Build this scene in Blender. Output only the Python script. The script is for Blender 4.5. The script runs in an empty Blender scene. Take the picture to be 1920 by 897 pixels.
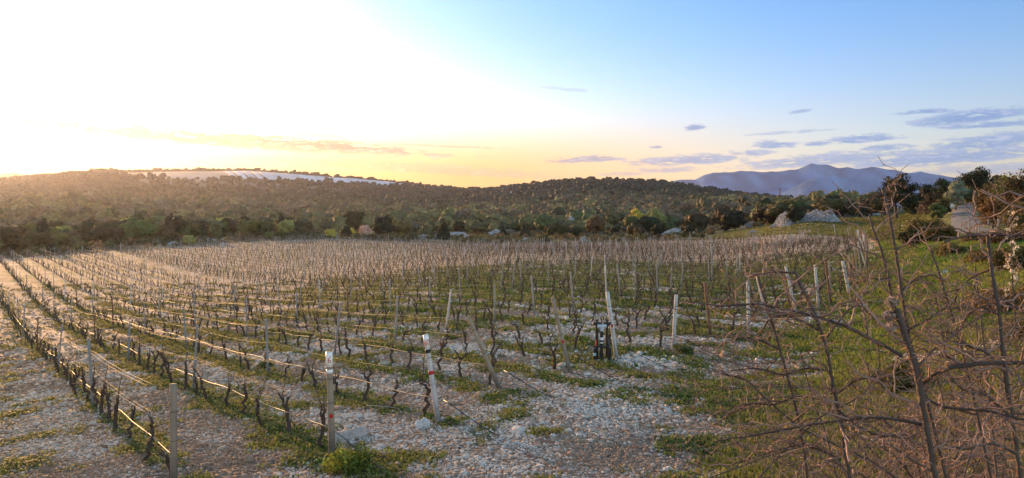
import bpy, math, random
import numpy as np
from mathutils import Vector

S = bpy.context.scene
C = S.collection
R = math.radians
rnd = random.Random(7)
rng = np.random.default_rng(11)

# ------------------------------------------------------------------ camera, world, sun, exposure
FPX, PITCH = 1371.0, R(1.61)
cam = bpy.data.objects.new('camera', bpy.data.cameras.new('camera'))
C.objects.link(cam)
cam.data.sensor_width = 36
cam.data.lens = FPX / 1920 * 36
cam.data.clip_start = 0.05
cam.data.clip_end = 60000
cam.location = (0, 0, 0)
cam.rotation_euler = (R(90) - PITCH, 0, 0)
S.camera = cam

SUN_EL, SUN_AZ = R(7.5), R(-37)                       # sun low, ahead and to the left
W = bpy.data.worlds.new('World')
S.world = W
W.use_nodes = True
S.view_settings.view_transform = 'Standard'
S.view_settings.look = 'None'
S.view_settings.gamma = 1
S.view_settings.exposure = 1.58
S.cycles.use_denoising = True
S.cycles.max_bounces = 6
S.cycles.transparent_max_bounces = 8
S.cycles.volume_bounces = 0
S.cycles.caustics_reflective = False
S.cycles.caustics_refractive = False

sun = bpy.data.objects.new('sun', bpy.data.lights.new('sun', 'SUN'))
C.objects.link(sun)
sun.data.energy = 3.7
sun.data.angle = R(0.6)
sun.data.color = (1.0, 0.55, 0.22)
_d = Vector((math.sin(SUN_AZ) * math.cos(SUN_EL), math.cos(SUN_AZ) * math.cos(SUN_EL), math.sin(SUN_EL)))
sun.rotation_euler = _d.to_track_quat('Z', 'Y').to_euler()
sun.location = _d * 60


class NT:
    """small helper to write node graphs"""
    def __init__(s, tree):
        s.t = tree

    def n(s, typ, **kw):
        nd = s.t.nodes.new(typ)
        for k, v in kw.items():
            setattr(nd, k, v)
        return nd

    def put(s, sock, v):
        if isinstance(v, bpy.types.NodeSocket):
            s.t.links.new(v, sock)
        elif v is not None:
            if isinstance(v, (tuple, list)) and sock.type == 'RGBA' and len(v) == 3:
                v = tuple(v) + (1,)
            sock.default_value = v

    def math(s, op, a, b=None, c=None, clamp=False):
        nd = s.n('ShaderNodeMath', operation=op, use_clamp=clamp)
        for i, v in enumerate((a, b, c)):
            if v is not None:
                s.put(nd.inputs[i], v)
        return nd.outputs[0]

    def vmath(s, op, a, b=None):
        nd = s.n('ShaderNodeVectorMath', operation=op)
        s.put(nd.inputs[0], a)
        if b is not None:
            s.put(nd.inputs[1], b)
        return nd.outputs['Value'] if op in ('DOT_PRODUCT', 'LENGTH') else nd.outputs[0]

    def mix(s, f, a, b, mode='MIX'):
        nd = s.n('ShaderNodeMix', data_type='RGBA', blend_type=mode)
        nd.clamp_factor = True
        s.put(nd.inputs[0], f)
        s.put(nd.inputs[6], a)
        s.put(nd.inputs[7], b)
        return nd.outputs[2]

    def ss(s, x, a, b):
        nd = s.n('ShaderNodeMapRange', interpolation_type='SMOOTHSTEP')
        s.put(nd.inputs[0], x)
        nd.inputs[1].default_value, nd.inputs[2].default_value = a, b
        return nd.outputs[0]

    def noise(s, vec, scale, detail=4, rough=.55):
        nd = s.n('ShaderNodeTexNoise')
        if vec is not None:
            s.put(nd.inputs['Vector'], vec)
        nd.inputs['Scale'].default_value = scale
        nd.inputs['Detail'].default_value = detail
        nd.inputs['Roughness'].default_value = rough
        return nd.outputs[0]

    def ramp(s, f, stops):
        nd = s.n('ShaderNodeValToRGB')
        s.put(nd.inputs[0], f)
        e = nd.color_ramp.elements
        while len(e) < len(stops):
            e.new(.5)
        for q, (p, c) in zip(e, stops):
            q.position, q.color = p, tuple(c) + (1,)
        return nd.outputs[0]


def build_world():
    t = NT(W.node_tree)
    bg = W.node_tree.nodes['Background']
    sky = t.n('ShaderNodeTexSky', sky_type='NISHITA', sun_disc=False)
    sky.sun_elevation, sky.sun_rotation = SUN_EL, SUN_AZ
    sky.air_density, sky.dust_density, sky.ozone_density = 1.0, 1.2, 2.5
    d = t.n('ShaderNodeTexCoord').outputs['Generated']
    sx = t.n('ShaderNodeSeparateXYZ')
    t.put(sx.inputs[0], d)
    az = t.math('ARCTAN2', sx.outputs[0], sx.outputs[1])
    el = t.math('ARCSINE', sx.outputs[2])
    cs = t.vmath('DOT_PRODUCT', d, tuple(_d))
    ang = t.math('ARCCOSINE', t.math('MINIMUM', cs, 0.99999))
    # below the horizon the sky is only what the ground hides
    col = sky.outputs[0]
    # away from the sun the air is bluer overhead and rose near the horizon
    away = t.ss(ang, .02, .50)
    up = t.ss(el, .02, .30)
    tint = t.mix(up, SKY_ROSE, SKY_BLUE)
    behind = t.ss(ang, 1.35, 2.2)
    tint = t.mix(t.ss(el, .38, .8), tint, (.95, .86, .80))  # high sky out of view, warmed to take the blue cast off the ground
    tint = t.mix(behind, tint, SKY_BACK)
    col = t.mix(away, col, t.mix(1.0, col, tint, 'MULTIPLY'))
    near = t.math('MULTIPLY', t.math('SUBTRACT', 1.0, t.ss(el, .05, .17)), t.math('SUBTRACT', 1.0, t.ss(ang, .55, 1.15)))
    gold = t.mix(t.ss(ang, .12, .75), SKY_GOLD_NEAR, SKY_GOLD)
    col = t.mix(t.math('MULTIPLY', near, 1.0), col, gold)
    # clouds: (azimuth px, elevation px, half width, half height, tilt, strength)
    cv = t.n('ShaderNodeCombineXYZ')
    t.put(cv.inputs[0], t.math('MULTIPLY', az, 12.0))
    t.put(cv.inputs[1], t.math('MULTIPLY', el, 55.0))
    n1 = t.noise(cv.outputs[0], 2.9, 9, .7)
    nn = t.math('MULTIPLY', t.math('SUBTRACT', n1, .5), 8.5)
    total = None
    for px, py, w, h, tilt, k in CLOUDS:
        a0 = math.atan2(px - 960, FPX)
        e0 = math.atan((410 - py) / FPX * math.cos(a0))
        wa, ha = w / FPX * math.cos(a0) ** 2, h / FPX * math.cos(a0)
        da = t.math('SUBTRACT', az, a0)
        de = t.math('SUBTRACT', t.math('SUBTRACT', el, e0), t.math('MULTIPLY', da, tilt))
        qa, qe = t.math('DIVIDE', da, wa), t.math('DIVIDE', de, ha)
        # flat under side, domed top
        qe = t.math('MULTIPLY', qe, t.math('ADD', 1.0, t.math('MULTIPLY', t.math('LESS_THAN', qe, 0.0), .9)))
        r2 = t.math('ADD', t.math('MULTIPLY', qa, qa), t.math('MULTIPLY', qe, qe))
        m = t.math('MULTIPLY', t.ss(t.math('SUBTRACT', t.math('ADD', 1.7, nn), r2), 0.0, 1.6), k)
        total = m if total is None else t.math('MAXIMUM', total, m)
    cc = t.mix(t.ss(ang, .35, 1.0), CLOUD_WARM, CLOUD_COOL)
    cc = t.mix(t.math('MULTIPLY', t.ss(n1, .45, .75), .45), cc, t.mix(t.ss(ang, .35, 1.0), (7.5, 5.8, 3.6), (3.6, 3.3, 3.2)))
    col = t.mix(total, col, cc)
    t.put(bg.inputs[0], col)
    bg.inputs[1].default_value = 0.12


SKY_ROSE, SKY_BLUE, SKY_GOLD = (1.14, .88, .90), (.56, .745, 1.0), (2.7, 1.5, .28)
SKY_BACK = (2.9, 2.15, 1.65)  # unseen sky behind the camera, brightened and warmed as added fill light
SKY_GOLD_NEAR = (4.0, 2.2, .25)
CLOUD_WARM, CLOUD_COOL = (.9, .5, .35), (.60, 1.08, 2.0)
CLOUDS = [(330, 260, 420, 17, -.05, 1), (560, 271, 260, 12, -.06, 1), (560, 252, 120, 4, -.06, .5), (760, 318, 260, 13, -.05, .45), (820, 275, 120, 3, -.03, .5),
          (1302, 241, 20, 7, .12, .95), (1228, 277, 15, 3.5, 0, .8), (1100, 301, 65, 8, .03, .9), (1290, 303, 110, 11, .03, .85),
          (1400, 289, 45, 7, 0, .8), (1450, 274, 40, 9, 0, .9), (1530, 272, 28, 5, 0, .85), (1610, 264, 62, 9, .03, 1), (1655, 279, 52, 7, 0, .85),
          (1730, 212, 50, 6, 0, .95), (1820, 223, 110, 15, .06, 1), (1850, 236, 100, 8, 0, .9), (1860, 270, 120, 18, .06, .9),
          (1760, 300, 190, 18, .04, .9), (1560, 302, 170, 14, .05, .8), (1480, 250, 70, 4, .03, .5), (1498, 211, 20, 4, .1, .7),
          (1062, 170, 45, 4, -.1, .35), (1250, 320, 60, 7, 0, .6), (1165, 328, 40, 5, 0, .5), (1900, 320, 200, 14, 0, .6),
          (2150, 250, 180, 25, .02, .9), (2450, 300, 250, 22, 0, .8), (-350, 300, 250, 14, .02, .5)]
build_world()


# ------------------------------------------------------------------ numeric helpers
def vnoise(x, y, seed=0):
    x, y = np.asarray(x, float), np.asarray(y, float)
    xi, yi = np.floor(x), np.floor(y)
    fx, fy = x - xi, y - yi
    fx, fy = fx * fx * (3 - 2 * fx), fy * fy * (3 - 2 * fy)

    def h(a, b):
        v = np.sin(a * 127.1 + b * 311.7 + seed * 74.7) * 43758.5453
        return v - np.floor(v)
    return (h(xi, yi) * (1 - fx) + h(xi + 1, yi) * fx) * (1 - fy) + (h(xi, yi + 1) * (1 - fx) + h(xi + 1, yi + 1) * fx) * fy


def fbm(x, y, seed=0, oct=4):
    s, a, n = 0, .5, 0
    for i in range(oct):
        s = s + a * vnoise(x, y, seed + i * 13)
        n += a
        a *= .5
        x, y = np.asarray(x) * 2.03 + 5.1, np.asarray(y) * 2.03 + 1.7
    return s / n


def sstep(x, a, b):
    t = np.clip((np.asarray(x, float) - a) / (b - a), 0, 1)
    return t * t * (3 - 2 * t)


def ray(px, py):
    u, v = (px - 960) / FPX, -(py - 448.5) / FPX
    return np.array([u, math.cos(PITCH) + v * math.sin(PITCH), -math.sin(PITCH) + v * math.cos(PITCH)])


def at_depth(px, py, y):
    r = ray(px, py)
    return r * (y / r[1])


def project(x, y, z):
    yy = y * math.cos(PITCH) - z * math.sin(PITCH)
    zz = y * math.sin(PITCH) + z * math.cos(PITCH)
    return 960 + FPX * x / yy, 448.5 - FPX * zz / yy


# ------------------------------------------------------------------ lie of the land, surveyed as (bearing, distance, slope)
def _below(x, y):
    b = 2.7 + .015 * y + .1 * np.where(x < 0, -x, 0)
    k = 5.6
    return k - np.log1p(np.exp((k - b) / .45)) * .45


SURVEY = []


def _add(px, y, z):
    x = (px - 960) / FPX * y
    r = math.hypot(x, y)
    SURVEY.append((math.atan2(x, y), math.log(r), z / r))


for _px in (-300, -60, 180, 420, 660, 900, 1130, 1330):
    for _y in (8, 11, 15, 20, 28, 40, 56, 78):
        _add(_px, _y, -float(_below((_px - 960) / FPX * _y, _y)))
for _px, lst in {1500: ((8, -2.6), (12, -2.8), (17, -2.9), (24, -2.95), (32, -2.9), (45, -2.8), (70, -2.85)),
                 1620: ((8, -2.45), (12, -2.6), (18, -2.75), (27, -2.8), (36, -2.6), (60, -2.55), (80, -2.6)),
                 1720: ((8, -2.35), (12, -2.4), (18, -2.45), (26, -2.3), (40, -2.1), (60, -2.1)),
                 1800: ((8, -2.2), (12, -2.2), (18, -2.1), (26, -1.8), (40, -1.55)),
                 1920: ((8, -2.0), (12, -1.9), (18, -1.7), (26, -1.4), (40, -1.2)),
                 2250: ((8, -1.9), (12, -1.7), (20, -1.3), (40, -1.1), (66, -.6), (110, 2), (300, 8))}.items():
    for _y, _z in lst:
        _add(_px, _y, _z)
CRESTS = {
    -400: ((130, 478), (250, 445), (500, 400), (900, 366), (1500, 350), (3000, 392)),
    0: ((105, 486), (140, 472), (250, 436), (500, 392), (900, 364), (1500, 348), (3000, 392)),
    190: ((120, 470), (250, 432), (500, 392), (900, 358), (1500, 325), (2600, 385)),
    333: ((135, 459), (250, 434), (500, 397), (900, 360), (1500, 323), (2600, 385)),
    480: ((150, 450), (250, 435), (500, 402), (900, 364), (1500, 324), (2600, 385)),
    633: ((165, 448), (250, 436), (500, 406), (900, 370), (1500, 336), (2600, 385)),
    760: ((165, 453), (250, 438), (500, 407), (900, 376), (1500, 350), (2600, 388)),
    870: ((165, 457), (250, 439), (500, 409), (900, 382), (1400, 363), (2600, 390)),
    1000: ((165, 457), (250, 437), (500, 406), (800, 376), (1100, 353), (2000, 385)),
    1130: ((162, 456), (220, 440), (400, 410), (700, 377), (1100, 342), (2000, 385)),
    1260: ((150, 451), (220, 436), (400, 407), (700, 380), (1100, 350), (2000, 388)),
    1400: ((125, 447), (180, 428), (300, 402), (500, 386), (1100, 371), (2000, 392)),
    1520: ((108, 442), (130, 416), (200, 405), (300, 393), (600, 392), (1500, 398)),
    1620: ((100, 444), (130, 416), (180, 405), (300, 392), (600, 393), (1500, 398)),
    1720: ((80, 445), (110, 411), (160, 399), (250, 391), (600, 394), (1500, 398)),
    1800: ((50, 452), (66, 438), (90, 410), (112, 386), (160, 383), (300, 386), (1500, 398)),
    1920: ((50, 440), (66, 428), (90, 408), (112, 390), (160, 384), (300, 386), (1500, 398)),
}
for _px, lst in CRESTS.items():
    for _y, _py in lst:
        _add(_px, _y, float(at_depth(_px, _py, _y)[2]))
for _px in (-400, 200, 600, 1000, 1400, 1800, 2250):
    _add(_px, 8000, 8.0)
    _add(_px, 25000, 5.0)
SV = np.array(SURVEY)
_Q = np.c_[SV[:, 0] * 3.0, SV[:, 1]]


def _phi(d2):
    return np.where(d2 > 1e-12, d2 * np.log(np.maximum(d2, 1e-12)) * .5, 0)


_n = len(_Q)
_A = np.zeros((_n + 3, _n + 3))
_A[:_n, :_n] = _phi(((_Q[:, None] - _Q[None]) ** 2).sum(-1)) + np.eye(_n) * 4e-3
_A[:_n, _n:] = np.c_[np.ones(_n), _Q]
_A[_n:, :_n] = _A[:_n, _n:].T
_w = np.linalg.solve(_A, np.r_[SV[:, 2], 0, 0, 0])


def Z(x, y, rough=True):
    x, y = np.atleast_1d(np.asarray(x, float)), np.atleast_1d(np.asarray(y, float))
    sh = x.shape
    x, y = x.ravel(), y.ravel()
    r = np.maximum(np.hypot(x, y), .01)
    th = np.arctan2(x, y)
    thc = np.clip(th, -.78, .80)
    out = np.empty(len(x))
    rr = np.clip(r, 8, 25000)
    q = np.c_[thc * 3.0, np.log(rr)]
    for i in range(0, len(x), 20000):
        s = slice(i, i + 20000)
        d2 = ((q[s, None] - _Q[None]) ** 2).sum(-1)
        out[s] = (_phi(d2) @ _w[:_n] + _w[_n] + q[s] @ _w[_n + 1:]) * rr[s]
    back = sstep(np.abs(th), .9, 2.2)
    out = out * (1 - back) + (-2.0 - .002 * r) * back
    k = sstep(r, 2.6, 8)
    out = -1.68 * (1 - k) + out * k
    if rough:
        a = np.clip((r - 3) / 8, 0, 1)
        out = out + a * (.05 * (fbm(x * .9, y * .9, 3, 3) - .5) + .12 * (fbm(x * .22, y * .22, 5, 2) - .5))
        out = out + sstep(r, 170, 400) * 3.0 * (fbm(x * .02, y * .02, 8, 4) - .5) + sstep(r, 700, 1500) * 12 * (fbm(x * .004, y * .004, 9, 4) - .5)
    return out.reshape(sh)


def z1(x, y):
    return float(Z(x, y)[0])


def ground_hit(px, py, y0=5.0, y1=3000.0):
    """where the sight line through this bearing and height meets the land"""
    r = ray(px, py)
    ys = np.exp(np.linspace(math.log(y0), math.log(y1), 900))
    g = Z(ys * r[0] / r[1], ys) - ys * r[2] / r[1]
    i = np.argmax(g > 0)
    if g[i] <= 0:
        return None
    if i == 0:
        y = ys[0]
    else:
        f = g[i - 1] / (g[i - 1] - g[i])
        y = ys[i - 1] + f * (ys[i] - ys[i - 1])
    x = y * r[0] / r[1]
    return np.array([x, y, z1(x, y)])


# ------------------------------------------------------------------ vineyard plan
RD = np.array([-.6, .8])
RN = np.array([.8, .6])
SP = 1.62
T0 = ([2, 3.7, 5.5, 7.1, 8.5, 10.1, 11.8, 13.4, 15.1, 18.5, 22.3, 27.1, 35.6, 60, 87, 97, 107, 117.4],
      [10.1, 8.6, 9.3, 9.8, 9.4, 10.1, 10.2, 10.6, 10.7, 12, 13.3, 14.7, 18.3, 31, 46, 53, 76, 108])
T1 = ([2, 27, 68, 88.6, 103, 117.4], [128, 132, 155, 140, 129, 112])
ROWS = []
for k in range(71):
    n = ([2.16, 3.7, 5.45, 7.05, 8.5, 10.1, 11.8, 13.4, 15.1] + [15.1 + SP * j for j in range(1, 80)])[k]
    if n > 117:
        break
    ROWS.append((n, float(np.interp(n, *T0)), float(np.interp(n, *T1))))


def row_xy(n, t):
    return RN[0] * n + RD[0] * t, RN[1] * n + RD[1] * t


def in_field(x, y, pad=0.0):
    n, t = RN[0] * x + RN[1] * y, RD[0] * x + RD[1] * y
    return (n > 1.2 - pad) & (n < 117.5 + pad) & (t > np.interp(n, *T0) - .8 - pad) & (t < np.interp(n, *T1) + .5 + pad)


# ------------------------------------------------------------------ mesh + object helpers
def mk(name, V, F, mat, parent=None, tint=None, smooth=False):
    V = np.asarray(V, float)
    Fs = F if isinstance(F, list) else [F]
    Fs = [np.asarray(f, int) for f in Fs if len(f)]
    me = bpy.data.meshes.new(name)
    me.vertices.add(len(V))
    me.vertices.foreach_set('co', V.astype('f').ravel())
    nl = sum(f.size for f in Fs)
    npoly = sum(len(f) for f in Fs)
    me.loops.add(nl)
    me.loops.foreach_set('vertex_index', np.concatenate([f.ravel() for f in Fs]).astype('i'))
    me.polygons.add(npoly)
    tot = np.concatenate([np.full(len(f), f.shape[1]) for f in Fs])
    st = np.concatenate([[0], np.cumsum(tot)[:-1]])
    me.polygons.foreach_set('loop_start', st.astype('i'))
    me.polygons.foreach_set('loop_total', tot.astype('i'))
    me.polygons.foreach_set('use_smooth', np.full(npoly, bool(smooth)))
    if tint is None:
        tint = np.ones(len(V))
    if tint is not None:
        tint = np.asarray(tint, float)
        if tint.ndim == 1:
            tint = np.repeat(tint[:, None], 3, 1)
        a = me.attributes.new('tint', 'FLOAT_COLOR', 'POINT')
        a.data.foreach_set('color', np.c_[tint, np.ones(len(tint))].astype('f').ravel())
    me.update(calc_edges=True)
    me.validate()
    if mat is not None:
        me.materials.append(mat)
    o = bpy.data.objects.new(name, me)
    C.objects.link(o)
    if parent is not None:
        o.parent = parent
    return o


def root(name, loc, rz=0):
    o = bpy.data.objects.new(name, None)
    C.objects.link(o)
    o.location = tuple(loc)
    o.rotation_euler = (0, 0, rz)
    o.empty_display_size = .1
    return o


def tag(o, label=None, cat=None, group=None, kind=None):
    if label:
        o['label'] = label
    if cat:
        o['category'] = cat
    if group:
        o['group'] = group
    if kind:
        o['kind'] = kind
    return o


class MB:
    """gathers pieces of one part"""
    def __init__(s):
        s.V, s.F, s.T, s.n = [], {}, [], 0

    def add(s, V, F, tint=None):
        V = np.asarray(V, float)
        for f in (F if isinstance(F, list) else [F]):
            f = np.asarray(f, int)
            if len(f):
                s.F.setdefault(f.shape[1], []).append(f + s.n)
        s.V.append(V)
        tt = np.ones((len(V), 3))
        if tint is not None:
            a = np.asarray(tint, float)
            tt = tt * (a[:, None] if a.shape == (len(V),) and a.shape != (3,) else a)
        s.T.append(tt)
        s.n += len(V)
        return s

    def out(s):
        return np.concatenate(s.V), [np.concatenate(f) for f in s.F.values()], np.concatenate(s.T)

    def build(s, name, mat, parent=None, smooth=False):
        V, F, T = s.out()
        return mk(name, V, F, mat, parent, T, smooth)


def tube(P, rad, sides=6, cap=True):
    P = np.asarray(P, float)
    n = len(P)
    rad = np.broadcast_to(np.asarray(rad, float), (n,))
    T = np.gradient(P, axis=0)
    T /= np.maximum(np.linalg.norm(T, axis=1, keepdims=True), 1e-9)
    a = np.array([0, 0, 1.0]) if abs(T[0, 2]) < .9 else np.array([1.0, 0, 0])
    N = np.zeros_like(P)
    u = np.cross(T[0], a)
    u /= np.linalg.norm(u)
    for i in range(n):
        u = u - T[i] * (u @ T[i])
        u /= max(np.linalg.norm(u), 1e-9)
        N[i] = u
    B = np.cross(T, N)
    th = np.arange(sides) / sides * 2 * math.pi
    V = (P[:, None] + rad[:, None, None] * (N[:, None] * np.cos(th)[None, :, None] + B[:, None] * np.sin(th)[None, :, None])).reshape(-1, 3)
    i = np.arange(n - 1)[:, None] * sides
    j = np.arange(sides)[None]
    jn = (j + 1) % sides
    F = [np.stack([i + j, i + jn, i + sides + jn, i + sides + j], -1).reshape(-1, 4)]
    if cap:
        F.append(np.arange(sides)[::-1][None])
        F.append((np.arange(sides) + (n - 1) * sides)[None])
    return V, F


def box(cx, cy, cz, sx, sy, sz):
    V = np.array([(a, b, c) for a in (-.5, .5) for b in (-.5, .5) for c in (-.5, .5)]) * (sx, sy, sz) + (cx, cy, cz)
    return V, np.array([(0, 1, 3, 2), (4, 6, 7, 5), (0, 4, 5, 1), (2, 3, 7, 6), (0, 2, 6, 4), (1, 5, 7, 3)])


def ico(sub=0):
    t = (1 + 5 ** .5) / 2
    V = [(-1, t, 0), (1, t, 0), (-1, -t, 0), (1, -t, 0), (0, -1, t), (0, 1, t), (0, -1, -t), (0, 1, -t), (t, 0, -1), (t, 0, 1), (-t, 0, -1), (-t, 0, 1)]
    V = [np.array(v) / np.linalg.norm(v) for v in V]
    F = [(0, 11, 5), (0, 5, 1), (0, 1, 7), (0, 7, 10), (0, 10, 11), (1, 5, 9), (5, 11, 4), (11, 10, 2), (10, 7, 6), (7, 1, 8),
         (3, 9, 4), (3, 4, 2), (3, 2, 6), (3, 6, 8), (3, 8, 9), (4, 9, 5), (2, 4, 11), (6, 2, 10), (8, 6, 7), (9, 8, 1)]
    for _ in range(sub):
        mid, F2 = {}, []

        def m(a, b):
            k = (min(a, b), max(a, b))
            if k not in mid:
                v = V[a] + V[b]
                V.append(v / np.linalg.norm(v))
                mid[k] = len(V) - 1
            return mid[k]
        for a, b, c in F:
            x, y, z = m(a, b), m(b, c), m(c, a)
            F2 += [(a, x, z), (b, y, x), (c, z, y), (x, y, z)]
        F = F2
    return np.array(V), np.array(F)


ICO0, ICO1, ICO2, ICO3 = ico(0), ico(1), ico(2), ico(3)
ORD = ('first second third fourth fifth sixth seventh eighth ninth tenth eleventh twelfth thirteenth fourteenth fifteenth sixteenth '
       'seventeenth eighteenth nineteenth').split()
TENS = {2: 'twent', 3: 'thirt', 4: 'fort', 5: 'fift', 6: 'sixt', 7: 'sevent', 8: 'eight', 9: 'ninet'}


def nth(i):
    if i >= 100:
        return 'hundred-and-' + nth(i - 100) if i > 100 else 'hundredth'
    if i < 20:
        return ORD[i - 1]
    t, u = divmod(i, 10)
    return TENS[t] + 'ieth' if u == 0 else TENS[t] + 'y-' + ORD[u - 1]


# ------------------------------------------------------------------ materials
def mat_basic(name, col, rough=.8, metal=0, noise=(0, 1), bump=0, spec=.3, use_tint=True, trans=0):
    m = bpy.data.materials.new(name)
    m.use_nodes = True
    t = NT(m.node_tree)
    b = m.node_tree.nodes['Principled BSDF']
    b.inputs['Roughness'].default_value = rough
    b.inputs['Metallic'].default_value = metal
    b.inputs['Specular IOR Level'].default_value = spec
    c = tuple(col) + (1,)
    co = t.n('ShaderNodeTexCoord').outputs['Object']
    if noise[0]:
        n = t.noise(co, noise[1], 5, .6)
        f = t.math('MULTIPLY_ADD', n, 2 * noise[0], 1 - noise[0])
        c = t.mix(1.0, c, f, 'MULTIPLY')
    if use_tint:
        at = t.n('ShaderNodeAttribute', attribute_name='tint')
        c = t.mix(1.0, c, at.outputs['Color'], 'MULTIPLY')
    t.put(b.inputs['Base Color'], c)
    if bump:
        bn = t.n('ShaderNodeBump')
        bn.inputs['Strength'].default_value = bump
        bn.inputs['Distance'].default_value = .01
        t.put(bn.inputs['Height'], t.noise(co, noise[1] * 3 if noise[1] > 1 else 30, 5, .65))
        t.put(b.inputs['Normal'], bn.outputs[0])
    if trans:
        out = m.node_tree.nodes['Material Output']
        tr = t.n('ShaderNodeBsdfTranslucent')
        t.put(tr.inputs[0], c)
        mx = t.n('ShaderNodeMixShader')
        mx.inputs[0].default_value = trans
        t.put(mx.inputs[1], b.outputs[0])
        t.put(mx.inputs[2], tr.outputs[0])
        t.put(out.inputs[0], mx.outputs[0])
    return m


def mat_leaf(name, col, trans=.25, vary=.35):
    m = bpy.data.materials.new(name)
    m.use_nodes = True
    t = NT(m.node_tree)
    b = m.node_tree.nodes['Principled BSDF']
    b.inputs['Roughness'].default_value = .7
    b.inputs['Specular IOR Level'].default_value = .2
    at = t.n('ShaderNodeAttribute', attribute_name='tint')
    c = t.mix(1.0, tuple(col) + (1,), at.outputs['Color'], 'MULTIPLY')
    r = t.n('ShaderNodeObjectInfo').outputs['Random']
    c = t.mix(1.0, c, t.ramp(r, ((0, (1 - vary, 1 - vary, 1 - vary)), (.5, (1 + vary * .6, 1, .9)), (1, (1, 1 + vary * .5, 1 - vary * .3)))), 'MULTIPLY')
    t.put(b.inputs['Base Color'], c)
    tr = t.n('ShaderNodeBsdfTranslucent')
    t.put(tr.inputs[0], c)
    mx = t.n('ShaderNodeMixShader')
    mx.inputs[0].default_value = trans
    t.put(mx.inputs[1], b.outputs[0])
    t.put(mx.inputs[2], tr.outputs[0])
    t.put(m.node_tree.nodes['Material Output'].inputs[0], mx.outputs[0])
    return m


def mat_ground():
    m = bpy.data.materials.new('ground')
    m.use_nodes = True
    t = NT(m.node_tree)
    b = m.node_tree.nodes['Principled BSDF']
    b.inputs['Roughness'].default_value = .95
    b.inputs['Specular IOR Level'].default_value = .15
    co = t.n('ShaderNodeTexCoord').outputs['Object']
    base = t.n('ShaderNodeAttribute', attribute_name='tint').outputs['Color']
    stony = t.n('ShaderNodeAttribute', attribute_name='stony').outputs['Fac']

    def cells(scale):
        v = t.n('ShaderNodeTexVoronoi', feature='F1')
        t.put(v.inputs['Vector'], co)
        v.inputs['Scale'].default_value = scale
        return v
    va, vb = cells(11), cells(3.2)
    pa = t.ramp(va.outputs['Color'], ((0, (.55, .50, .47)), (.35, (.9, .86, .84)), (.7, (1.15, 1.12, 1.1)), (1, (1.5, 1.5, 1.5))))
    pb = t.ramp(vb.outputs['Color'], ((0, (.7, .68, .66)), (.5, (1, 1, 1)), (1, (1.3, 1.28, 1.27))))
    gap = t.ramp(t.math('MULTIPLY', va.outputs['Distance'], 1.0), ((0.45, (1, 1, 1)), (.85, (.55, .48, .42))))
    pat = t.mix(1.0, t.mix(1.0, pa, pb, 'MULTIPLY'), gap, 'MULTIPLY')
    n = t.noise(co, 1.3, 6, .65)
    nv = t.ramp(n, ((.3, (.7, .7, .7)), (.7, (1.3, 1.3, 1.3))))
    n2 = t.noise(co, 14, 4, .6)
    n2v = t.ramp(n2, ((.3, (.65, .65, .65)), (.7, (1.35, 1.35, 1.3))))
    soil = t.mix(1.0, t.mix(1.0, base, nv, 'MULTIPLY'), n2v, 'MULTIPLY')
    stone = t.mix(1.0, t.mix(.6, base, t.mix(1.0, base, nv, 'MULTIPLY')), pat, 'MULTIPLY')
    t.put(b.inputs['Base Color'], t.mix(stony, soil, stone))
    bn = t.n('ShaderNodeBump')
    bn.inputs['Strength'].default_value = .5
    bn.inputs['Distance'].default_value = .03
    h = t.math('ADD', t.math('MULTIPLY', va.outputs['Distance'], -1.0), t.math('MULTIPLY', n2, .8))
    t.put(bn.inputs['Height'], h)
    t.put(b.inputs['Normal'], bn.outputs[0])
    return m


M_GROUND = mat_ground()
M_STONE = mat_basic('limestone', (1, 1, 1), .9, noise=(.22, 14), bump=.5, spec=.2)
M_ROCK = mat_basic('pale_rock', (.33, .33, .335), .9, noise=(.6, 1.6), bump=.6, spec=.2)
M_VINE = mat_basic('vine_bark', (.075, .052, .04), .95, noise=(.5, 30), bump=1)
M_CANE = mat_basic('vine_cane', (.13, .085, .06), .85, noise=(.3, 40))
M_HOSE = mat_basic('hose', (.24, .18, .11), .5, noise=(.15, 20), spec=.35)
M_BLACK = mat_basic('black_plastic', (.013, .013, .015), .38, noise=(.2, 30), spec=.5)
M_WIRE = mat_basic('galvanised_wire', (.30, .25, .18), .6, metal=.6)
M_WOOD = mat_basic('weathered_wood', (.27, .225, .18), .85, noise=(.35, 9), bump=.5)
M_GREYP = mat_basic('grey_post', (.24, .245, .255), .75, noise=(.25, 9), bump=.3)
M_WHITEP = mat_basic('white_painted_wood', (.46, .46, .475), .65, noise=(.35, 7), bump=.2)
M_BROWNP = mat_basic('brown_post', (.16, .085, .055), .8, noise=(.35, 10), bump=.4)
M_RED = mat_basic('red_paint', (.42, .025, .02), .6)
M_INK = mat_basic('black_paint', (.02, .018, .02), .6)
M_GREYPL = mat_basic('grey_plastic', (.45, .5, .55), .4, spec=.5)
M_BLUEPL = mat_basic('pale_blue_plastic', (.35, .55, .68), .4, spec=.5)
M_WHITEPL = mat_basic('white_plastic', (.78, .78, .78), .4, spec=.5)
M_BLADE = mat_leaf('grass_blades', (1, 1, 1), .3, 0)
M_BARK = mat_basic('tree_bark', (.10, .08, .065), .95, noise=(.4, 4), bump=.8)
M_THORN = mat_basic('thorn_bark', (.072, .05, .042), .7, noise=(.4, 18), bump=.5, spec=.35)
M_ROAD = mat_basic('gravel_road', (.20, .19, .185), .95, noise=(.2, .8), bump=.5, spec=.15)
M_SHEET = mat_basic('white_sheet', (.50, .52, .56), .6, noise=(.35, .12))

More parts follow.
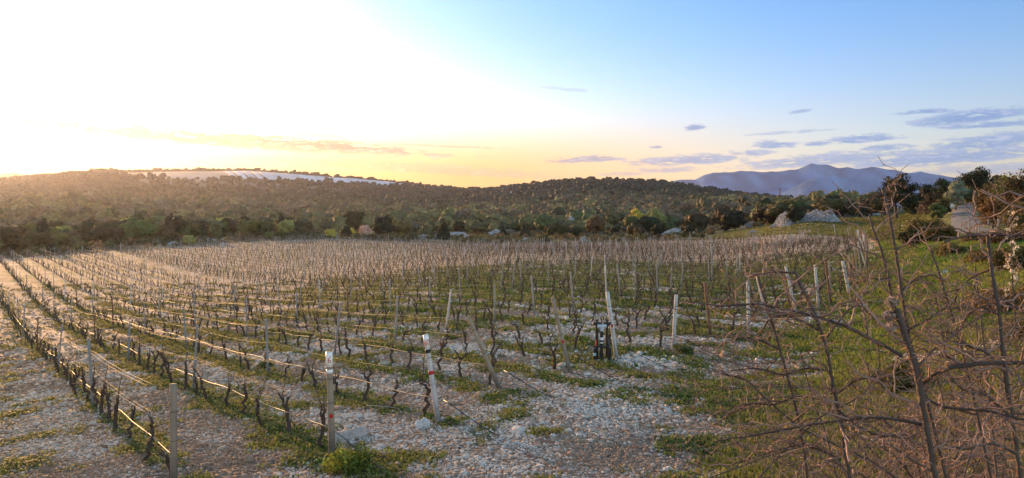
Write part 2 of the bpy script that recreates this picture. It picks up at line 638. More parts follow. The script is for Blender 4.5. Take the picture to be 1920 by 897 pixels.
# ------------------------------------------------------------------ the ground
def covered_hill(x, y):
    """the cleared, sheeted terraces near the top of the left hill"""
    th = np.arctan2(x, y)
    px = 960 + FPX * np.tan(th)
    r = np.hypot(x, y)
    d = r * np.cos(th)
    low = np.interp(px, [190, 260, 330, 440, 640, 820], [1340, 1130, 1080, 1120, 1180, 1420])
    return (px > 195) & (px < 825) & (d > low) & (d < 1520)


def meadow(x, y):
    """the grass field between the vineyard and the woods on the right, and the verge"""
    px = 960 + FPX * np.tan(np.arctan2(x, y))
    far = np.interp(px, [1250, 1360, 1450, 1560, 1720, 1900], [60, 175, 165, 150, 190, 60])
    near = (y < far) & (px > 1250)
    return near


def ground_colour(x, y):
    r = np.hypot(x, y)
    n, t = RN[0] * x + RN[1] * y, RD[0] * x + RD[1] * y
    vine = in_field(x, y, .8)
    f1, f2, f3 = fbm(x * .13, y * .13, 21, 4), fbm(x * .7, y * .7, 22, 4), fbm(x * 2.6, y * 2.6, 23, 3)
    stone = np.stack([.50 + 0 * x, .405 + 0 * x, .32 + 0 * x], -1)
    soil = np.stack([.32 + 0 * x, .215 + 0 * x, .145 + 0 * x], -1)
    grass = np.stack([.115 + 0 * x, .15 + 0 * x, .035 + 0 * x], -1)
    dry = np.stack([.22 + 0 * x, .20 + 0 * x, .075 + 0 * x], -1)
    s_ = sstep(f2 * .6 + f1 * .4, .38, .62)[:, None]
    col = stone * (1 - s_ * .55) + soil * s_ * .55
    # strips of weeds under the vines
    ph = (n - 2.16) / SP
    ph = np.abs(ph - np.round(ph))
    strip = np.exp(-(ph / .2) ** 2)
    band = np.exp(-((r - 42) / 16) ** 2)
    px = 960 + FPX * x / np.maximum(y, .1)
    band = band * sstep(px, 500, 900)
    w = sstep(f2 * .55 + f3 * .45 + .22 * strip + .18 * band + .10 * (f1 - .5), .56, .76)
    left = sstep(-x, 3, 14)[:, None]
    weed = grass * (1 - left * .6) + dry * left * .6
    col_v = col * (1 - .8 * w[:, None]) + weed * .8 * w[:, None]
    # the headland by the camera: trodden gravel with low patches of green
    wh = sstep(f2 * .6 + f3 * .4 + .13 * sstep(x, -1, 4), .53, .70)
    col_h = (stone * 1.02) * (1 - .75 * wh[:, None]) + grass * .75 * wh[:, None]
    out = np.where(vine[:, None], col_v, col_h)
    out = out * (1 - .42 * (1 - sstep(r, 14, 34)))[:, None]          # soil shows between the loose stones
    # right-hand verge and meadow
    edge = np.interp(n, *T0) - t                      # metres beyond the row ends
    g = sstep(edge + 1.5 * (f1 - .5), 1.2, 3.2) * sstep(px, 1440, 1620) * sstep(y, 9, 15)
    g = np.maximum(g, sstep(px + 160 * (f1 - .5), 1380, 1480) * (1 - sstep(y, 9.5, 14)))
    g = np.where(meadow(x, y) & ~vine & (y > 25), 1.0, g)
    m = np.stack([.075 + .05 * f2, .12 + .03 * f2, .025 + 0 * x], -1)
    olive = np.stack([.155 + 0 * x, .15 + 0 * x, .042 + 0 * x], -1)
    ol = sstep(f1, .42, .62)[:, None]
    m = m * (1 - .6 * ol) + olive * .6 * ol
    fm = sstep(y, 55, 100)[:, None]
    m = m * (1 - fm * .7) + np.stack([.19 + .06 * (f2 - .5), .175 + .05 * (f2 - .5), .065 + 0 * x], -1) * fm * .7
    gl = g * sstep(f3 * .3 + f2 * .7, .28, .42)
    out = out * (1 - gl[:, None]) + m * gl[:, None]
    # woodland floor
    wood = sstep(r, 100, 110) * (~vine) * (~(meadow(x, y) & (y < 200)))
    fl = np.stack([.075 + .05 * f2, .07 + .03 * f2, .035 + .01 * f2], -1)
    pale = sstep(fbm(x * .05, y * .05, 41, 3), .58, .68) * .5 * (1 - sstep(r, 250, 420))
    fl = fl * (1 - pale[:, None]) + np.array([.30, .30, .22]) * pale[:, None]
    rim = (1 - sstep(y, 190, 250)) * sstep(px, 480, 620) * (1 - sstep(px, 1350, 1450))
    fl = fl * (1 - rim[:, None]) + np.stack([.115 + .14 * (f2 - .5), .115 + .10 * (f2 - .5), .055 + .06 * (f2 - .5)], -1) * rim[:, None]
    far = sstep(r, 700, 1000)[:, None]
    fl = fl * (1 - far) + np.array([.045, .055, .03]) * far
    out = np.where(wood[:, None] > .5, fl, out)
    th2 = ((px > 255) & (px < 640) & (y > 950) & (y < 1100)).astype(float)[:, None]
    out = out * (1 - th2) + np.array([.19, .18, .14]) * th2
    cl = covered_hill(x, y) & (r > 900)
    f5 = fbm(x * .012, y * .05, 55, 4)
    out = np.where(cl[:, None], np.array([.30, .29, .27]) * (.55 + .9 * f5[:, None]), out)
    st = np.where(vine, 1 - .8 * w, 1 - .75 * wh) * (1 - gl) * np.where(wood > .5, .15, 1) * (1 - sstep(r, 60, 160) * .6)
    return out, st


def build_ground():
    rad = np.concatenate([np.linspace(.4, 6.5, 9)[:-1], np.exp(np.linspace(math.log(6.5), math.log(60), 230))[:-1],
                          np.exp(np.linspace(math.log(60), math.log(2600), 190))[:-1], np.exp(np.linspace(math.log(2600), math.log(22000), 14))])
    th = np.concatenate([np.linspace(-180, -44, 30)[:-1], np.linspace(-44, 44, 520)[:-1], np.linspace(44, 180, 30)[:-1]]) * math.pi / 180
    A, B = np.meshgrid(rad, th, indexing='ij')
    x, y = (A * np.sin(B)).ravel(), (A * np.cos(B)).ravel()
    z = Z(x, y)
    col, st = ground_colour(x, y)
    nt_, nr = len(th), len(rad)
    i = (np.arange(nr - 1) * nt_)[:, None]
    j = np.arange(nt_)[None]
    jn = (j + 1) % nt_
    F = np.stack([i + j, i + nt_ + j, i + nt_ + jn, i + jn], -1).reshape(-1, 4)[:, ::-1]
    V = np.c_[x, y, z]
    c = len(V)
    V = np.r_[V, [[0, 0, -1.68]]]
    fan = np.array([(c, (q + 1) % nt_, q) for q in range(nt_)])
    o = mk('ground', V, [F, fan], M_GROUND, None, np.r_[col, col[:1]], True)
    a = o.data.attributes.new('stony', 'FLOAT', 'POINT')
    a.data.foreach_set('value', np.r_[st, st[:1]].astype('f'))
    tag(o, kind='structure')


build_ground()


def ribbon(name, pts, widths, mat, lift=.035, step=1.0):
    """a road: follows the land along a centre line"""
    P = np.array(pts, float)
    d = np.r_[0, np.cumsum(np.hypot(*np.diff(P, axis=0).T))]
    s = np.linspace(0, d[-1], max(8, int(d[-1] / step)))
    cx, cy, w = np.interp(s, d, P[:, 0]), np.interp(s, d, P[:, 1]), np.interp(s, d, widths)
    ker = np.ones(9) / 9
    cx, cy = np.convolve(np.pad(cx, 4, 'edge'), ker, 'valid'), np.convolve(np.pad(cy, 4, 'edge'), ker, 'valid')
    tx, ty = np.gradient(cx), np.gradient(cy)
    l = np.hypot(tx, ty)
    nx, ny = ty / l, -tx / l
    K = 13
    u = np.linspace(-1, 1, K)
    wob = .25 * (fbm(s * .3, s * 0, 71, 3) - .5)
    X = cx[:, None] + nx[:, None] * (w / 2)[:, None] * u * (1 + wob[:, None])
    Y = cy[:, None] + ny[:, None] * (w / 2)[:, None] * u * (1 + wob[:, None])
    zz = Z(X.ravel(), Y.ravel()).reshape(X.shape) + lift - .03 * np.abs(u)[None] ** 6
    rut = np.exp(-((np.abs(u) - .5) / .17) ** 2)[None]
    zz = zz - .01 * rut
    mid = np.exp(-(u / .22) ** 2)[None] * sstep(fbm(X * .5, Y * .5, 72, 3), .35, .6)
    tint = np.stack([1 - .35 * mid, 1 - .3 * mid, 1 - .55 * mid], -1)
    n = len(s)
    i = (np.arange(n - 1) * K)[:, None]
    j = np.arange(K - 1)[None]
    F = np.stack([i + j, i + j + 1, i + K + j + 1, i + K + j], -1).reshape(-1, 4)
    o = mk(name, np.stack([X, Y, zz], -1).reshape(-1, 3), F, mat, None, tint.reshape(-1, 3), True)
    return tag(o, kind='structure')


def gp(px, d):
    return ((px - 960) / FPX * d, d)


ROADLINE = [gp(2700, 20), gp(2250, 34), gp(2000, 47), gp(1880, 57), gp(1830, 66), gp(1812, 78), gp(1806, 92), gp(1808, 112), gp(1800, 128), gp(1760, 160)]
ribbon('gravel_road', ROADLINE, [2.8, 2.8, 2.8, 2.8, 2.7, 2.7, 2.8, 2.7, 2.7, 2.7], M_ROAD)


def far_ridge(name, pts, dist, depth, mat, seed, jag, base=-60.0):
    """a far range with real depth: crest line (bearing px, height px), flanks falling both ways"""
    pts = np.array(pts, float)
    px = np.linspace(pts[0, 0], pts[-1, 0], 260)
    py = np.interp(px, pts[:, 0], pts[:, 1])
    py = py + jag * (fbm(px * .05, px * 0, seed, 5) - .5)
    K = 46
    v = np.linspace(-1, 1, K)
    th = np.arctan2(px - 960, FPX)
    crest = (410 - py) / FPX * dist
    D = dist + v[None] * depth
    prof = (1 - np.abs(v)) ** 1.15
    X = D * np.tan(th)[:, None]
    Y = D + 0 * X
    rid = fbm(X * 9 / dist, Y * 9 / dist, seed + 3, 6)
    rid = 1 - np.abs(rid - .5) * 2.8
    Zz = base + (crest - base)[:, None] * prof + (rid - .6) * np.maximum(crest - base, 0)[:, None] * .45 * (1 - prof) * np.minimum(1, (1 - np.abs(v)) * 4)
    n = len(px)
    i = (np.arange(n - 1) * K)[:, None]
    j = np.arange(K - 1)[None]
    F = np.stack([i + j, i + K + j, i + K + j + 1, i + j + 1], -1).reshape(-1, 4)
    tint = .45 + 1.1 * fbm(X * 60 / dist, Y * 25 / dist, seed + 8, 5)
    return tag(mk(name, np.stack([X, Y, Zz], -1).reshape(-1, 3), F, mat, None, tint.ravel(), True), kind='structure')


M_MOUNT = mat_basic('mountain_haze_blue', (.115, .205, .37), 1, noise=(0, 1), spec=0)  # blue of distance haze painted into the rock colour, on top of the haze box
M_SCRUB = mat_basic('scrub_hill', (.07, .07, .04), 1, noise=(0, 1), spec=0)
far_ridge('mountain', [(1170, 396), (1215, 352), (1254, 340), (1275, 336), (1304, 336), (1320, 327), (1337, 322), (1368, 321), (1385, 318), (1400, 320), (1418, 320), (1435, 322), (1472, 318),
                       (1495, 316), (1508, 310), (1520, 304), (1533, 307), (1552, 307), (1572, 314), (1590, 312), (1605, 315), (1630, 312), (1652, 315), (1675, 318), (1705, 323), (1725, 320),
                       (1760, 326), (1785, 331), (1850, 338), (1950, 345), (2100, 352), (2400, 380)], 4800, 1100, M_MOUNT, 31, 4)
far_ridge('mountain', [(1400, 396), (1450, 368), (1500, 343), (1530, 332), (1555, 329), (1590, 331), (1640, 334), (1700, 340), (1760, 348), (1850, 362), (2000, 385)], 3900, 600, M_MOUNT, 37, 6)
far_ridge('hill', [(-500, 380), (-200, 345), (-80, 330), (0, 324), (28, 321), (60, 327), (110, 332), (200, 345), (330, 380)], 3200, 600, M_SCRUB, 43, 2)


# the air: one closed box of thin haze round everything
def build_haze():
    V, F = box(0, 2500, 155, 16000, 7800, 550)
    o = mk('haze', V, F, None)
    m = bpy.data.materials.new('haze')
    m.use_nodes = True
    nt = m.node_tree
    for nd in list(nt.nodes):
        if nd.type == 'BSDF_PRINCIPLED':
            nt.nodes.remove(nd)
    v = nt.nodes.new('ShaderNodeVolumePrincipled')
    v.inputs['Color'].default_value = (.72, .73, .92, 1)
    v.inputs['Density'].default_value = HAZE
    v.inputs['Anisotropy'].default_value = .7
    nt.links.new(v.outputs[0], nt.nodes['Material Output'].inputs['Volume'])
    o.data.materials.append(m)
    tag(o, kind='stuff')


HAZE = 5.6e-5
build_haze()


# ------------------------------------------------------------------ trees
def leaf_quads(g, centres, radii, n, size, squash=.8, nn=.45):
    """n small leaf sprays spread through a set of clumps"""
    k = g.choice(len(centres), n, p=radii ** 2 / (radii ** 2).sum())
    d = g.normal(size=(n, 3))
    d /= np.linalg.norm(d, axis=1, keepdims=True)
    u = g.random(n) ** .35
    p = centres[k] + d * (radii[k] * u)[:, None] * (1, 1, squash)
    nor = d + g.normal(size=(n, 3)) * nn
    nor /= np.linalg.norm(nor, axis=1, keepdims=True)
    a = np.cross(nor, g.normal(size=(n, 3)))
    a /= np.maximum(np.linalg.norm(a, axis=1, keepdims=True), 1e-6)
    b = np.cross(nor, a)
    s = size * g.uniform(.55, 1.35, n)[:, None]
    w = s * g.uniform(.45, .8, n)[:, None]
    V = np.stack([p - a * s * .5, p + b * w * .5, p + a * s * .5, p - b * w * .5], 1).reshape(-1, 3)
    F = np.arange(4 * n).reshape(-1, 4)
    clump = g.uniform(.72, 1.3, len(centres))[k]
    t = clump * g.uniform(.7, 1.35, n)
    tint = np.stack([t * g.uniform(.9, 1.15, n), t, t * g.uniform(.8, 1.1, n)], -1)
    return V, F, np.repeat(tint, 4, 0)


def crown_clumps(g, w, h, base, shape):
    """clump centres for a crown w wide and h high (unit: metres), lowest leaves at base"""
    out, rad = [], []
    m = {'round': 46, 'bush': 36, 'cone': 34, 'oak': 30, 'open': 26, 'spread': 34}[shape]
    for _ in range(m):
        v = g.normal(size=3)
        v /= np.linalg.norm(v)
        q = g.random() ** .45
        if shape == 'cone':
            zz = g.random() ** 1.3
            rr = (1 - zz) ** .7 * .42 + .05
            a = g.random() * 6.283
            c = (math.cos(a) * rr * w * .8, math.sin(a) * rr * w * .8, base + zz * (h - base) * .9)
            r = w * (.10 + .16 * (1 - zz))
        else:
            ww = w * .5
            hh = (h - base) * .5
            c = (v[0] * q * ww * .78, v[1] * q * ww * .78, base + hh + v[2] * q * hh * .78)
            r = w * g.uniform(.11, .20) * (1.0 if shape != 'open' else .75)
            if shape == 'bush' and v[2] < 0:
                c = (c[0] * 1.05, c[1] * 1.05, max(c[2], base + r * .4))
        out.append(c)
        rad.append(r)
    return np.array(out), np.array(rad)


def core_blob(g, c, rad, geo, k=.86, base=0.0):
    """solid heart of a dense crown: a lumpy skin over its clumps"""
    V0, F0 = geo
    cen = c.mean(0)
    far = ((c - cen)[None] * V0[:, None]).sum(-1)
    perp = np.linalg.norm((c - cen)[None] - far[..., None] * V0[:, None], axis=-1)
    reach = np.where(perp < rad[None], far + np.sqrt(np.maximum(rad[None] ** 2 - perp ** 2, 0)), 0).max(1)
    reach = np.maximum(reach, rad.mean() * .8)
    V = cen + V0 * (reach * k)[:, None]
    V[:, 2] = np.maximum(V[:, 2], base)
    return V, F0


def trunk_mb(g, h, base, w, limbs=5, thick=None):
    th = thick or max(.05, .035 * h)
    m = MB()
    bend = g.normal(size=2) * .05 * h
    zt = base + (h - base) * .45
    P = np.array([(0, 0, -.35), (bend[0] * .3, bend[1] * .3, zt * .4), (bend[0], bend[1], zt)])
    s = np.linspace(0, 1, 6)
    P = np.stack([np.interp(s, [0, .45, 1], P[:, i]) for i in range(3)], -1)
    m.add(*tube(P, np.linspace(th, th * .55, 6), 7))
    for i in range(limbs):
        a = i * 2.4 + g.random()
        st = P[3] + (P[5] - P[3]) * g.random()
        e = np.array([math.cos(a) * w * .34, math.sin(a) * w * .34, base + (h - base) * g.uniform(.35, .85)])
        mid = (st + e) / 2 + g.normal(size=3) * .06 * w
        s2 = np.linspace(0, 1, 5)
        Q = (1 - s2)[:, None] ** 2 * st + 2 * (s2 * (1 - s2))[:, None] * mid + (s2 ** 2)[:, None] * e
        m.add(*tube(Q, np.linspace(th * .5, th * .12, 5), 5))
    return m


LEAF = {
    'dark': mat_leaf('dark_evergreen_leaves', (.032, .040, .020)),
    'olive': mat_leaf('olive_green_leaves', (.115, .11, .042)),
    'green': mat_leaf('green_leaves', (.075, .10, .036)),
    'brown': mat_leaf('brown_green_leaves', (.062, .052, .028)),
    'rust': mat_leaf('rust_brown_leaves', (.13, .085, .042)),
    'yellow': mat_leaf('yellow_spring_leaves', (.46, .40, .07), .3, .15),
    'pale': mat_leaf('pale_green_leaves', (.27, .29, .10), .3, .15),
    'silver': mat_leaf('silver_green_leaves', (.22, .25, .17), .3, .15),
    'pink': mat_leaf('pink_blossom', (.62, .42, .34), .3, .1),
    'grey': mat_leaf('grey_green_leaves', (.10, .11, .07)),
    'twig': mat_leaf('bare_twigs', (.13, .095, .075), .1, .2),
}


def place_tree(name, label, cat, px, py, top, wpx, kind, shape, n=700, leaf=None, base=None, seed=None, group=None, y=None, twiggy=False):
    p = ground_hit(px, py, 7) if y is None else None
    if y is not None:
        p = np.array([(px - 960) / FPX * y, y, 0])
        p[2] = z1(p[0], p[1])
    d = p[1]
    h = (py - top) / FPX * d if y is None else -(top - 410) / FPX * d - p[2]
    w = wpx / FPX * d
    g = np.random.default_rng(seed if seed is not None else int(px * 7 + py))
    r = root(name, (p[0], p[1], p[2] - .05))
    b = base * h if base is not None else {'round': .0, 'bush': 0, 'cone': .0, 'oak': .2, 'open': .25, 'spread': .3}[shape] * h
    c, rad = crown_clumps(g, w, h * .96, b, shape)
    V, F, T = leaf_quads(g, c, rad, n, leaf or max(.05, 3.2 * d / FPX))
    keep = V.reshape(-1, 4, 3)[:, :, 2].min(1) > -.15
    cm = MB().add(V.reshape(-1, 4, 3)[keep].reshape(-1, 3), np.arange(4 * keep.sum()).reshape(-1, 4), T.reshape(-1, 4, 3)[keep].reshape(-1, 3))
    if shape in ('round', 'bush', 'cone') and not twiggy and y is None:
        cv_, cf_ = core_blob(g, c, rad, ICO3, .84)
        cm.add(cv_, cf_, g.uniform(.75, 1.1, len(cv_)))
    cm.build('crown', LEAF[kind], r)
    trunk_mb(g, h, b, w, 6 if not twiggy else 14).build('trunk', M_BARK, r, True)
    tag(r, label, cat, group)
    return r


EDGE_TREES = [
    # label, category, bearing, foot, top, width, leaves, shape
    ('big dark rounded evergreen behind the yellow bush at the vineyard edge', 'tree', 665, 439, 393, 50, 'brown', 'round'),
    ('tall dark russet evergreen beside the pink flowering bush', 'tree', 718, 447, 400, 44, 'brown', 'round'),
    ('olive green rounded tree between the russet evergreen and the blossom tree', 'tree', 755, 444, 412, 36, 'olive', 'round'),
    ('small pale yellow bush, left one of the pair before the dark evergreen', 'bush', 620, 447, 430, 26, 'yellow', 'bush'),
    ('larger yellow bush in front of the big dark rounded evergreen', 'bush', 651, 446, 427, 32, 'yellow', 'bush'),
    ('low pink flowering bush left of the russet evergreen', 'bush', 686, 446, 424, 30, 'pink', 'bush'),
    ('small upright blossom tree with pale pink flowers', 'tree', 780, 440, 415, 22, 'pink', 'round'),
    ('pointed dark juniper at the end of the low dry stone wall', 'tree', 832, 449, 407, 24, 'dark', 'cone'),
    ('dark egg-shaped juniper behind the flat limestone outcrop', 'tree', 859, 437, 412, 23, 'dark', 'round'),
    ('narrow dark juniper on the stony slope, right of the egg-shaped one', 'tree', 900, 435, 409, 21, 'dark', 'cone'),
    ('small conical juniper between two pale outcrops', 'tree', 943, 445, 424, 17, 'dark', 'cone'),
    ('dark green juniper beside the bare white-twigged tree', 'tree', 984, 445, 418, 23, 'dark', 'cone'),
    ('wide brownish dome-shaped bush at the back edge of the vineyard', 'bush', 1041, 447, 416, 42, 'brown', 'bush'),
    ('dark bush at the foot of the standing monolith', 'bush', 1078, 447, 426, 32, 'dark', 'bush'),
    ('rust coloured tree to the right of the standing monolith', 'tree', 1117, 443, 406, 40, 'rust', 'round'),
    ('dark low shrub under the rust coloured tree', 'bush', 1150, 446, 424, 30, 'dark', 'bush'),
    ('bright yellow-topped tree rising behind a dark green one', 'tree', 1192, 434, 390, 34, 'yellow', 'round'),
    ('dark green tree in front of the yellow-topped one', 'tree', 1186, 440, 402, 36, 'green', 'round'),
    ('light green leafy tree right of the yellow-topped one', 'tree', 1229, 436, 389, 46, 'pale', 'round'),
    ('small brown upright shrub at the edge, under the yellow-topped tree', 'bush', 1195, 449, 424, 18, 'rust', 'round'),
    ('dark green shrub in front of the light green tree', 'bush', 1236, 445, 418, 30, 'dark', 'bush'),
    ('bare brown twiggy tree behind the long limestone outcrop', 'tree', 1284, 420, 380, 52, 'twig', 'open'),
    ('dark upright juniper right of the long limestone outcrop', 'tree', 1315, 431, 398, 24, 'dark', 'round'),
    ('large dark olive-brown tree at the corner of the meadow', 'tree', 1352, 428, 387, 44, 'brown', 'round'),
    ('round grey-olive bush sitting against the limestone outcrop', 'bush', 1309, 446, 430, 19, 'grey', 'bush'),
    ('low dark bush at the left tip of the meadow', 'bush', 1359, 434, 420, 22, 'dark', 'bush'),
    ('small green conical bush on the meadow edge', 'bush', 1377, 429, 409, 20, 'olive', 'cone'),
    ('tall dark tree rising above the others left of the stone heap', 'tree', 1436, 414, 371, 50, 'dark', 'round'),
    ('brown-green tree filling the gap before the tall dark one', 'tree', 1402, 416, 380, 42, 'brown', 'round'),
    ('dark bushy evergreen growing in the middle of the stone heap', 'tree', 1491, 421, 386, 33, 'dark', 'bush'),
    ('low dark green bush in front of the stone heap, on its left', 'bush', 1449, 420, 411, 20, 'green', 'bush'),
    ('pale yellow-green tree behind the stone heap', 'tree', 1478, 410, 381, 22, 'pale', 'round'),
    ('grey bare-limbed tree at the right end of the stone heap', 'tree', 1567, 407, 372, 34, 'grey', 'open'),
    ('dark tree in the line behind the stone heap', 'tree', 1530, 401, 364, 44, 'dark', 'round'),
    ('dark tree left of the great oak, behind the meadow', 'tree', 1632, 398, 366, 40, 'dark', 'round'),
    ('brown-olive shrub at the foot of the great oak', 'bush', 1640, 402, 376, 30, 'brown', 'bush'),
    ('bare brown bush at the right end of the meadow', 'bush', 1735, 404, 374, 34, 'twig', 'bush'),
    ('leafy green bush on the bank below the white stone by the track', 'bush', 1757, 412, 381, 32, 'green', 'bush'),
    ('dark bush at the left kerb of the gravel track', 'bush', 1772, 404, 382, 22, 'dark', 'bush'),
    ('round dark holm oak between the great oak and the track', 'tree', 1737, 394, 344, 40, 'dark', 'round'),
    ('silver-green willow-like tree where the track disappears', 'tree', 1792, 394, 337, 44, 'silver', 'round'),
    ('short fluffy pale bush standing alone in front of the left woods', 'bush', 354, 459, 442, 28, 'pale', 'bush'),
    ('olive-yellow bush beside the woods edge on the left, near the post', 'bush', 505, 448, 436, 26, 'olive', 'bush'),
]
for L_, c_, px, py, top, wpx, kd, shp in EDGE_TREES:
    big = wpx * (py - top)
    nm = {'pink': 'blossom_tree', 'twig': 'bare_tree'}.get(kd, 'evergreen_tree') if c_ == 'tree' else 'bush'
    nq = int(np.clip(big * 1.1, 350, 2200))
    place_tree(nm, L_, c_, px, py, py - (py - top) * 1.12, wpx * 1.06, kd, shp, int(nq * .35) if kd == 'twig' else nq, twiggy=kd == 'twig')

# the great oak and the trees along the track are near enough to show their leaves
for L_, px, top, wpx, y, kd, shp, n, lf, bs in [
    ('great dark round-crowned oak against the blue mountains', 1681, 318, 84, 125, 'dark', 'oak', 6500, .34, .08),
    ('dark oak behind the silver-green tree', 1770, 330, 50, 135, 'dark', 'oak', 2600, .32, .15),
    ('tall open-crowned oak with sky showing through, above the track', 1824, 309, 84, 120, 'dark', 'spread', 3600, .32, .3),
    ('dark tree between the great oak and the round holm oak', 1712, 360, 46, 122, 'dark', 'bush', 2600, .3, 0),
    ('brown-green bush tree left of the silver-green tree', 1756, 356, 48, 112, 'brown', 'bush', 2800, .27, 0),
    ('olive bush tree touching the left side of the track', 1764, 366, 34, 100, 'olive', 'bush', 2200, .24, 0),
    ('dark tree at the left foot of the great oak', 1652, 361, 52, 136, 'dark', 'bush', 2600, .32, 0),
    ('olive-brown tall tree squeezed between the two tall roadside trees', 1898, 311, 100, 69, 'olive', 'round', 8000, .19, .03),
    ('brown tree directly right of the climbing track', 1848, 340, 48, 80, 'brown', 'round', 4200, .2, .03),
    ('grey-green tree leaning over the right side of the track', 1856, 336, 44, 92, 'olive', 'round', 2600, .26, .08),
    ('tall brown-green roadside tree, the nearest to the track bend', 1872, 314, 96, 74, 'brown', 'round', 9000, .21, .02),
    ('dense brown-green roadside tree at the right edge of the picture', 1935, 308, 116, 62, 'brown', 'round', 9000, .19, .02),
    ('low rust-brown roadside tree under the tall brown-green one', 1862, 362, 60, 68, 'rust', 'bush', 3600, .17, 0),
    ('olive roadside bush below the rightmost tree', 1915, 372, 70, 58, 'olive', 'bush', 3200, .17, 0),
]:
    place_tree('oak_tree' if 'oak' in L_ else 'roadside_tree', L_, 'bush' if ' bush ' in L_ else 'tree', px, 0, top, wpx, kd, shp, n, lf, bs, y=y)

# bushes on the bank between the verge and the track
for L_, px, top, wpx, y, kd, n, lf in [
    ('broad brown-green bush on the bank below the wire fence', 1742, 402, 76, 55, 'olive', 6500, .15),
    ('rounded olive bush on the bank in front of the fence posts', 1768, 417, 56, 51, 'olive', 5200, .14),
    ('dark shrub spilling down the bank onto the bright grass', 1708, 420, 46, 52, 'dark', 2600, .15),
    ('rust-brown shrub on the bank at the bend of the track', 1832, 434, 56, 42, 'olive', 4200, .12),
    ('tangled olive undergrowth below the bank, by the bright verge', 1778, 452, 70, 34, 'olive', 4600, .10),
    ('wide brown scrub bush right of the rust-brown one', 1893, 428, 100, 36, 'rust', 7000, .10),
    ('brown leafless scrub at the right, half hidden by thorn twigs', 1860, 470, 110, 26, 'rust', 7000, .08),
    ('broad olive scrub at the right edge behind the stout thorn stem', 1925, 462, 130, 22, 'olive', 8000, .07),
    ('low rusty scrub behind the thorn twigs, below the olive scrub', 1890, 540, 150, 15, 'rust', 8000, .05),
    ('dark olive scrub at the right edge, lowest of its group', 1950, 600, 170, 11.5, 'olive', 8000, .04),
    ('dry brown-green tussock bush behind the largest thorn stem', 1690, 664, 120, 10.2, 'olive', 5200, .04),
]:
    place_tree('bush', L_, 'bush', px, 0, top, wpx, kd, 'bush', n, lf, 0, y=y)


# the woods: trees at the front are things, the mass behind is one wood
def wood_sites():
    out = []
    for d0, d1, sp in ((112, 180, 4.6), (180, 300, 5.4), (300, 480, 6.6), (480, 760, 7.4), (760, 1150, 8), (1150, 1750, 9.5)):
        half = d1 * .78
        nx, ny = int(2 * half / sp), int((d1 - d0) / sp)
        gx, gy = np.meshgrid((np.arange(nx) + .5) * sp - half, d0 + (np.arange(ny) + .5) * sp)
        x = (gx + rng.uniform(-.5, .5, gx.shape) * sp).ravel()
        y = (gy + rng.uniform(-.5, .5, gx.shape) * sp).ravel()
        out.append(np.c_[x, y, np.full(len(x), sp)])
    P = np.concatenate(out)
    x, y = P[:, 0], P[:, 1]
    px = 960 + FPX * x / y
    ok = (px > -120) & (px < 2040) & ~in_field(x, y, 5) & ~covered_hill(x, y)
    ok &= ~(meadow(x, y))
    # the stony clearing behind the middle of the vineyard
    clear = (px > 800) & (px < 1110) & (y < np.interp(px, [800, 850, 960, 1110], [205, 250, 270, 215]))
    ok &= ~(clear & (rng.random(len(x)) < .9))
    front = (px > 540) & (px < 1420) & (y < 235)
    ok &= ~(front & (rng.random(len(x)) < .93))
    ok &= ~((px < 620) & (y < np.interp(px, [-100, 0, 190, 333, 480, 620], [120, 118, 134, 150, 166, 182])))
    thin = (px > 255) & (px < 640) & (y > 960) & (y < 1090)
    ok &= ~(thin & (rng.random(len(x)) < .7))
    # the track
    rx = np.array([q[0] for q in ROADLINE])
    ry = np.array([q[1] for q in ROADLINE])
    dr = np.min(np.hypot(x[:, None] - rx, y[:, None] - ry), 1)
    ok &= ~((dr < 9) & (y < 140)) & ~((px > 1640) & (y < 118))
    ok &= ~((px > 1480) & (y > 340)) & ~((px > 1640) & (y > 175))
    f = fbm(x * .035, y * .035, 61, 4)
    ok &= f > .37
    P = P[ok]
    z = Z(P[:, 0], P[:, 1])
    return np.c_[P[:, :2], z, P[:, 2]]


SITES = wood_sites()
SITES = SITES[np.argsort(np.hypot(SITES[:, 0], SITES[:, 1]))]
_vis = []
PROTO = {}


def proto(kind, shape, v):
    key = (kind, shape, v)
    if key not in PROTO:
        g = np.random.default_rng(hash(key[1]) % 1000 * 0 + v * 17 + len(kind) * 3 + len(shape))
        c, r = crown_clumps(g, 1.0, 1.0, .04 if shape != 'cone' else 0, shape)
        V, F, T = leaf_quads(g, c, r, 520, .115)
        keep = V.reshape(-1, 4, 3)[:, :, 2].min(1) > -.02
        V, T = V.reshape(-1, 4, 3)[keep].reshape(-1, 3), T.reshape(-1, 4, 3)[keep].reshape(-1, 3)
        tm = trunk_mb(g, 1.0, .1, 1.0, 5, .03)
        cv_, cf_ = core_blob(g, c, r, ICO2, .86)
        cm = MB().add(V, np.arange(len(V)).reshape(-1, 4), T).add(cv_, cf_, g.uniform(.75, 1.1, len(cv_)))
        PROTO[key] = (cm, T, tm, {})
    return PROTO[key]


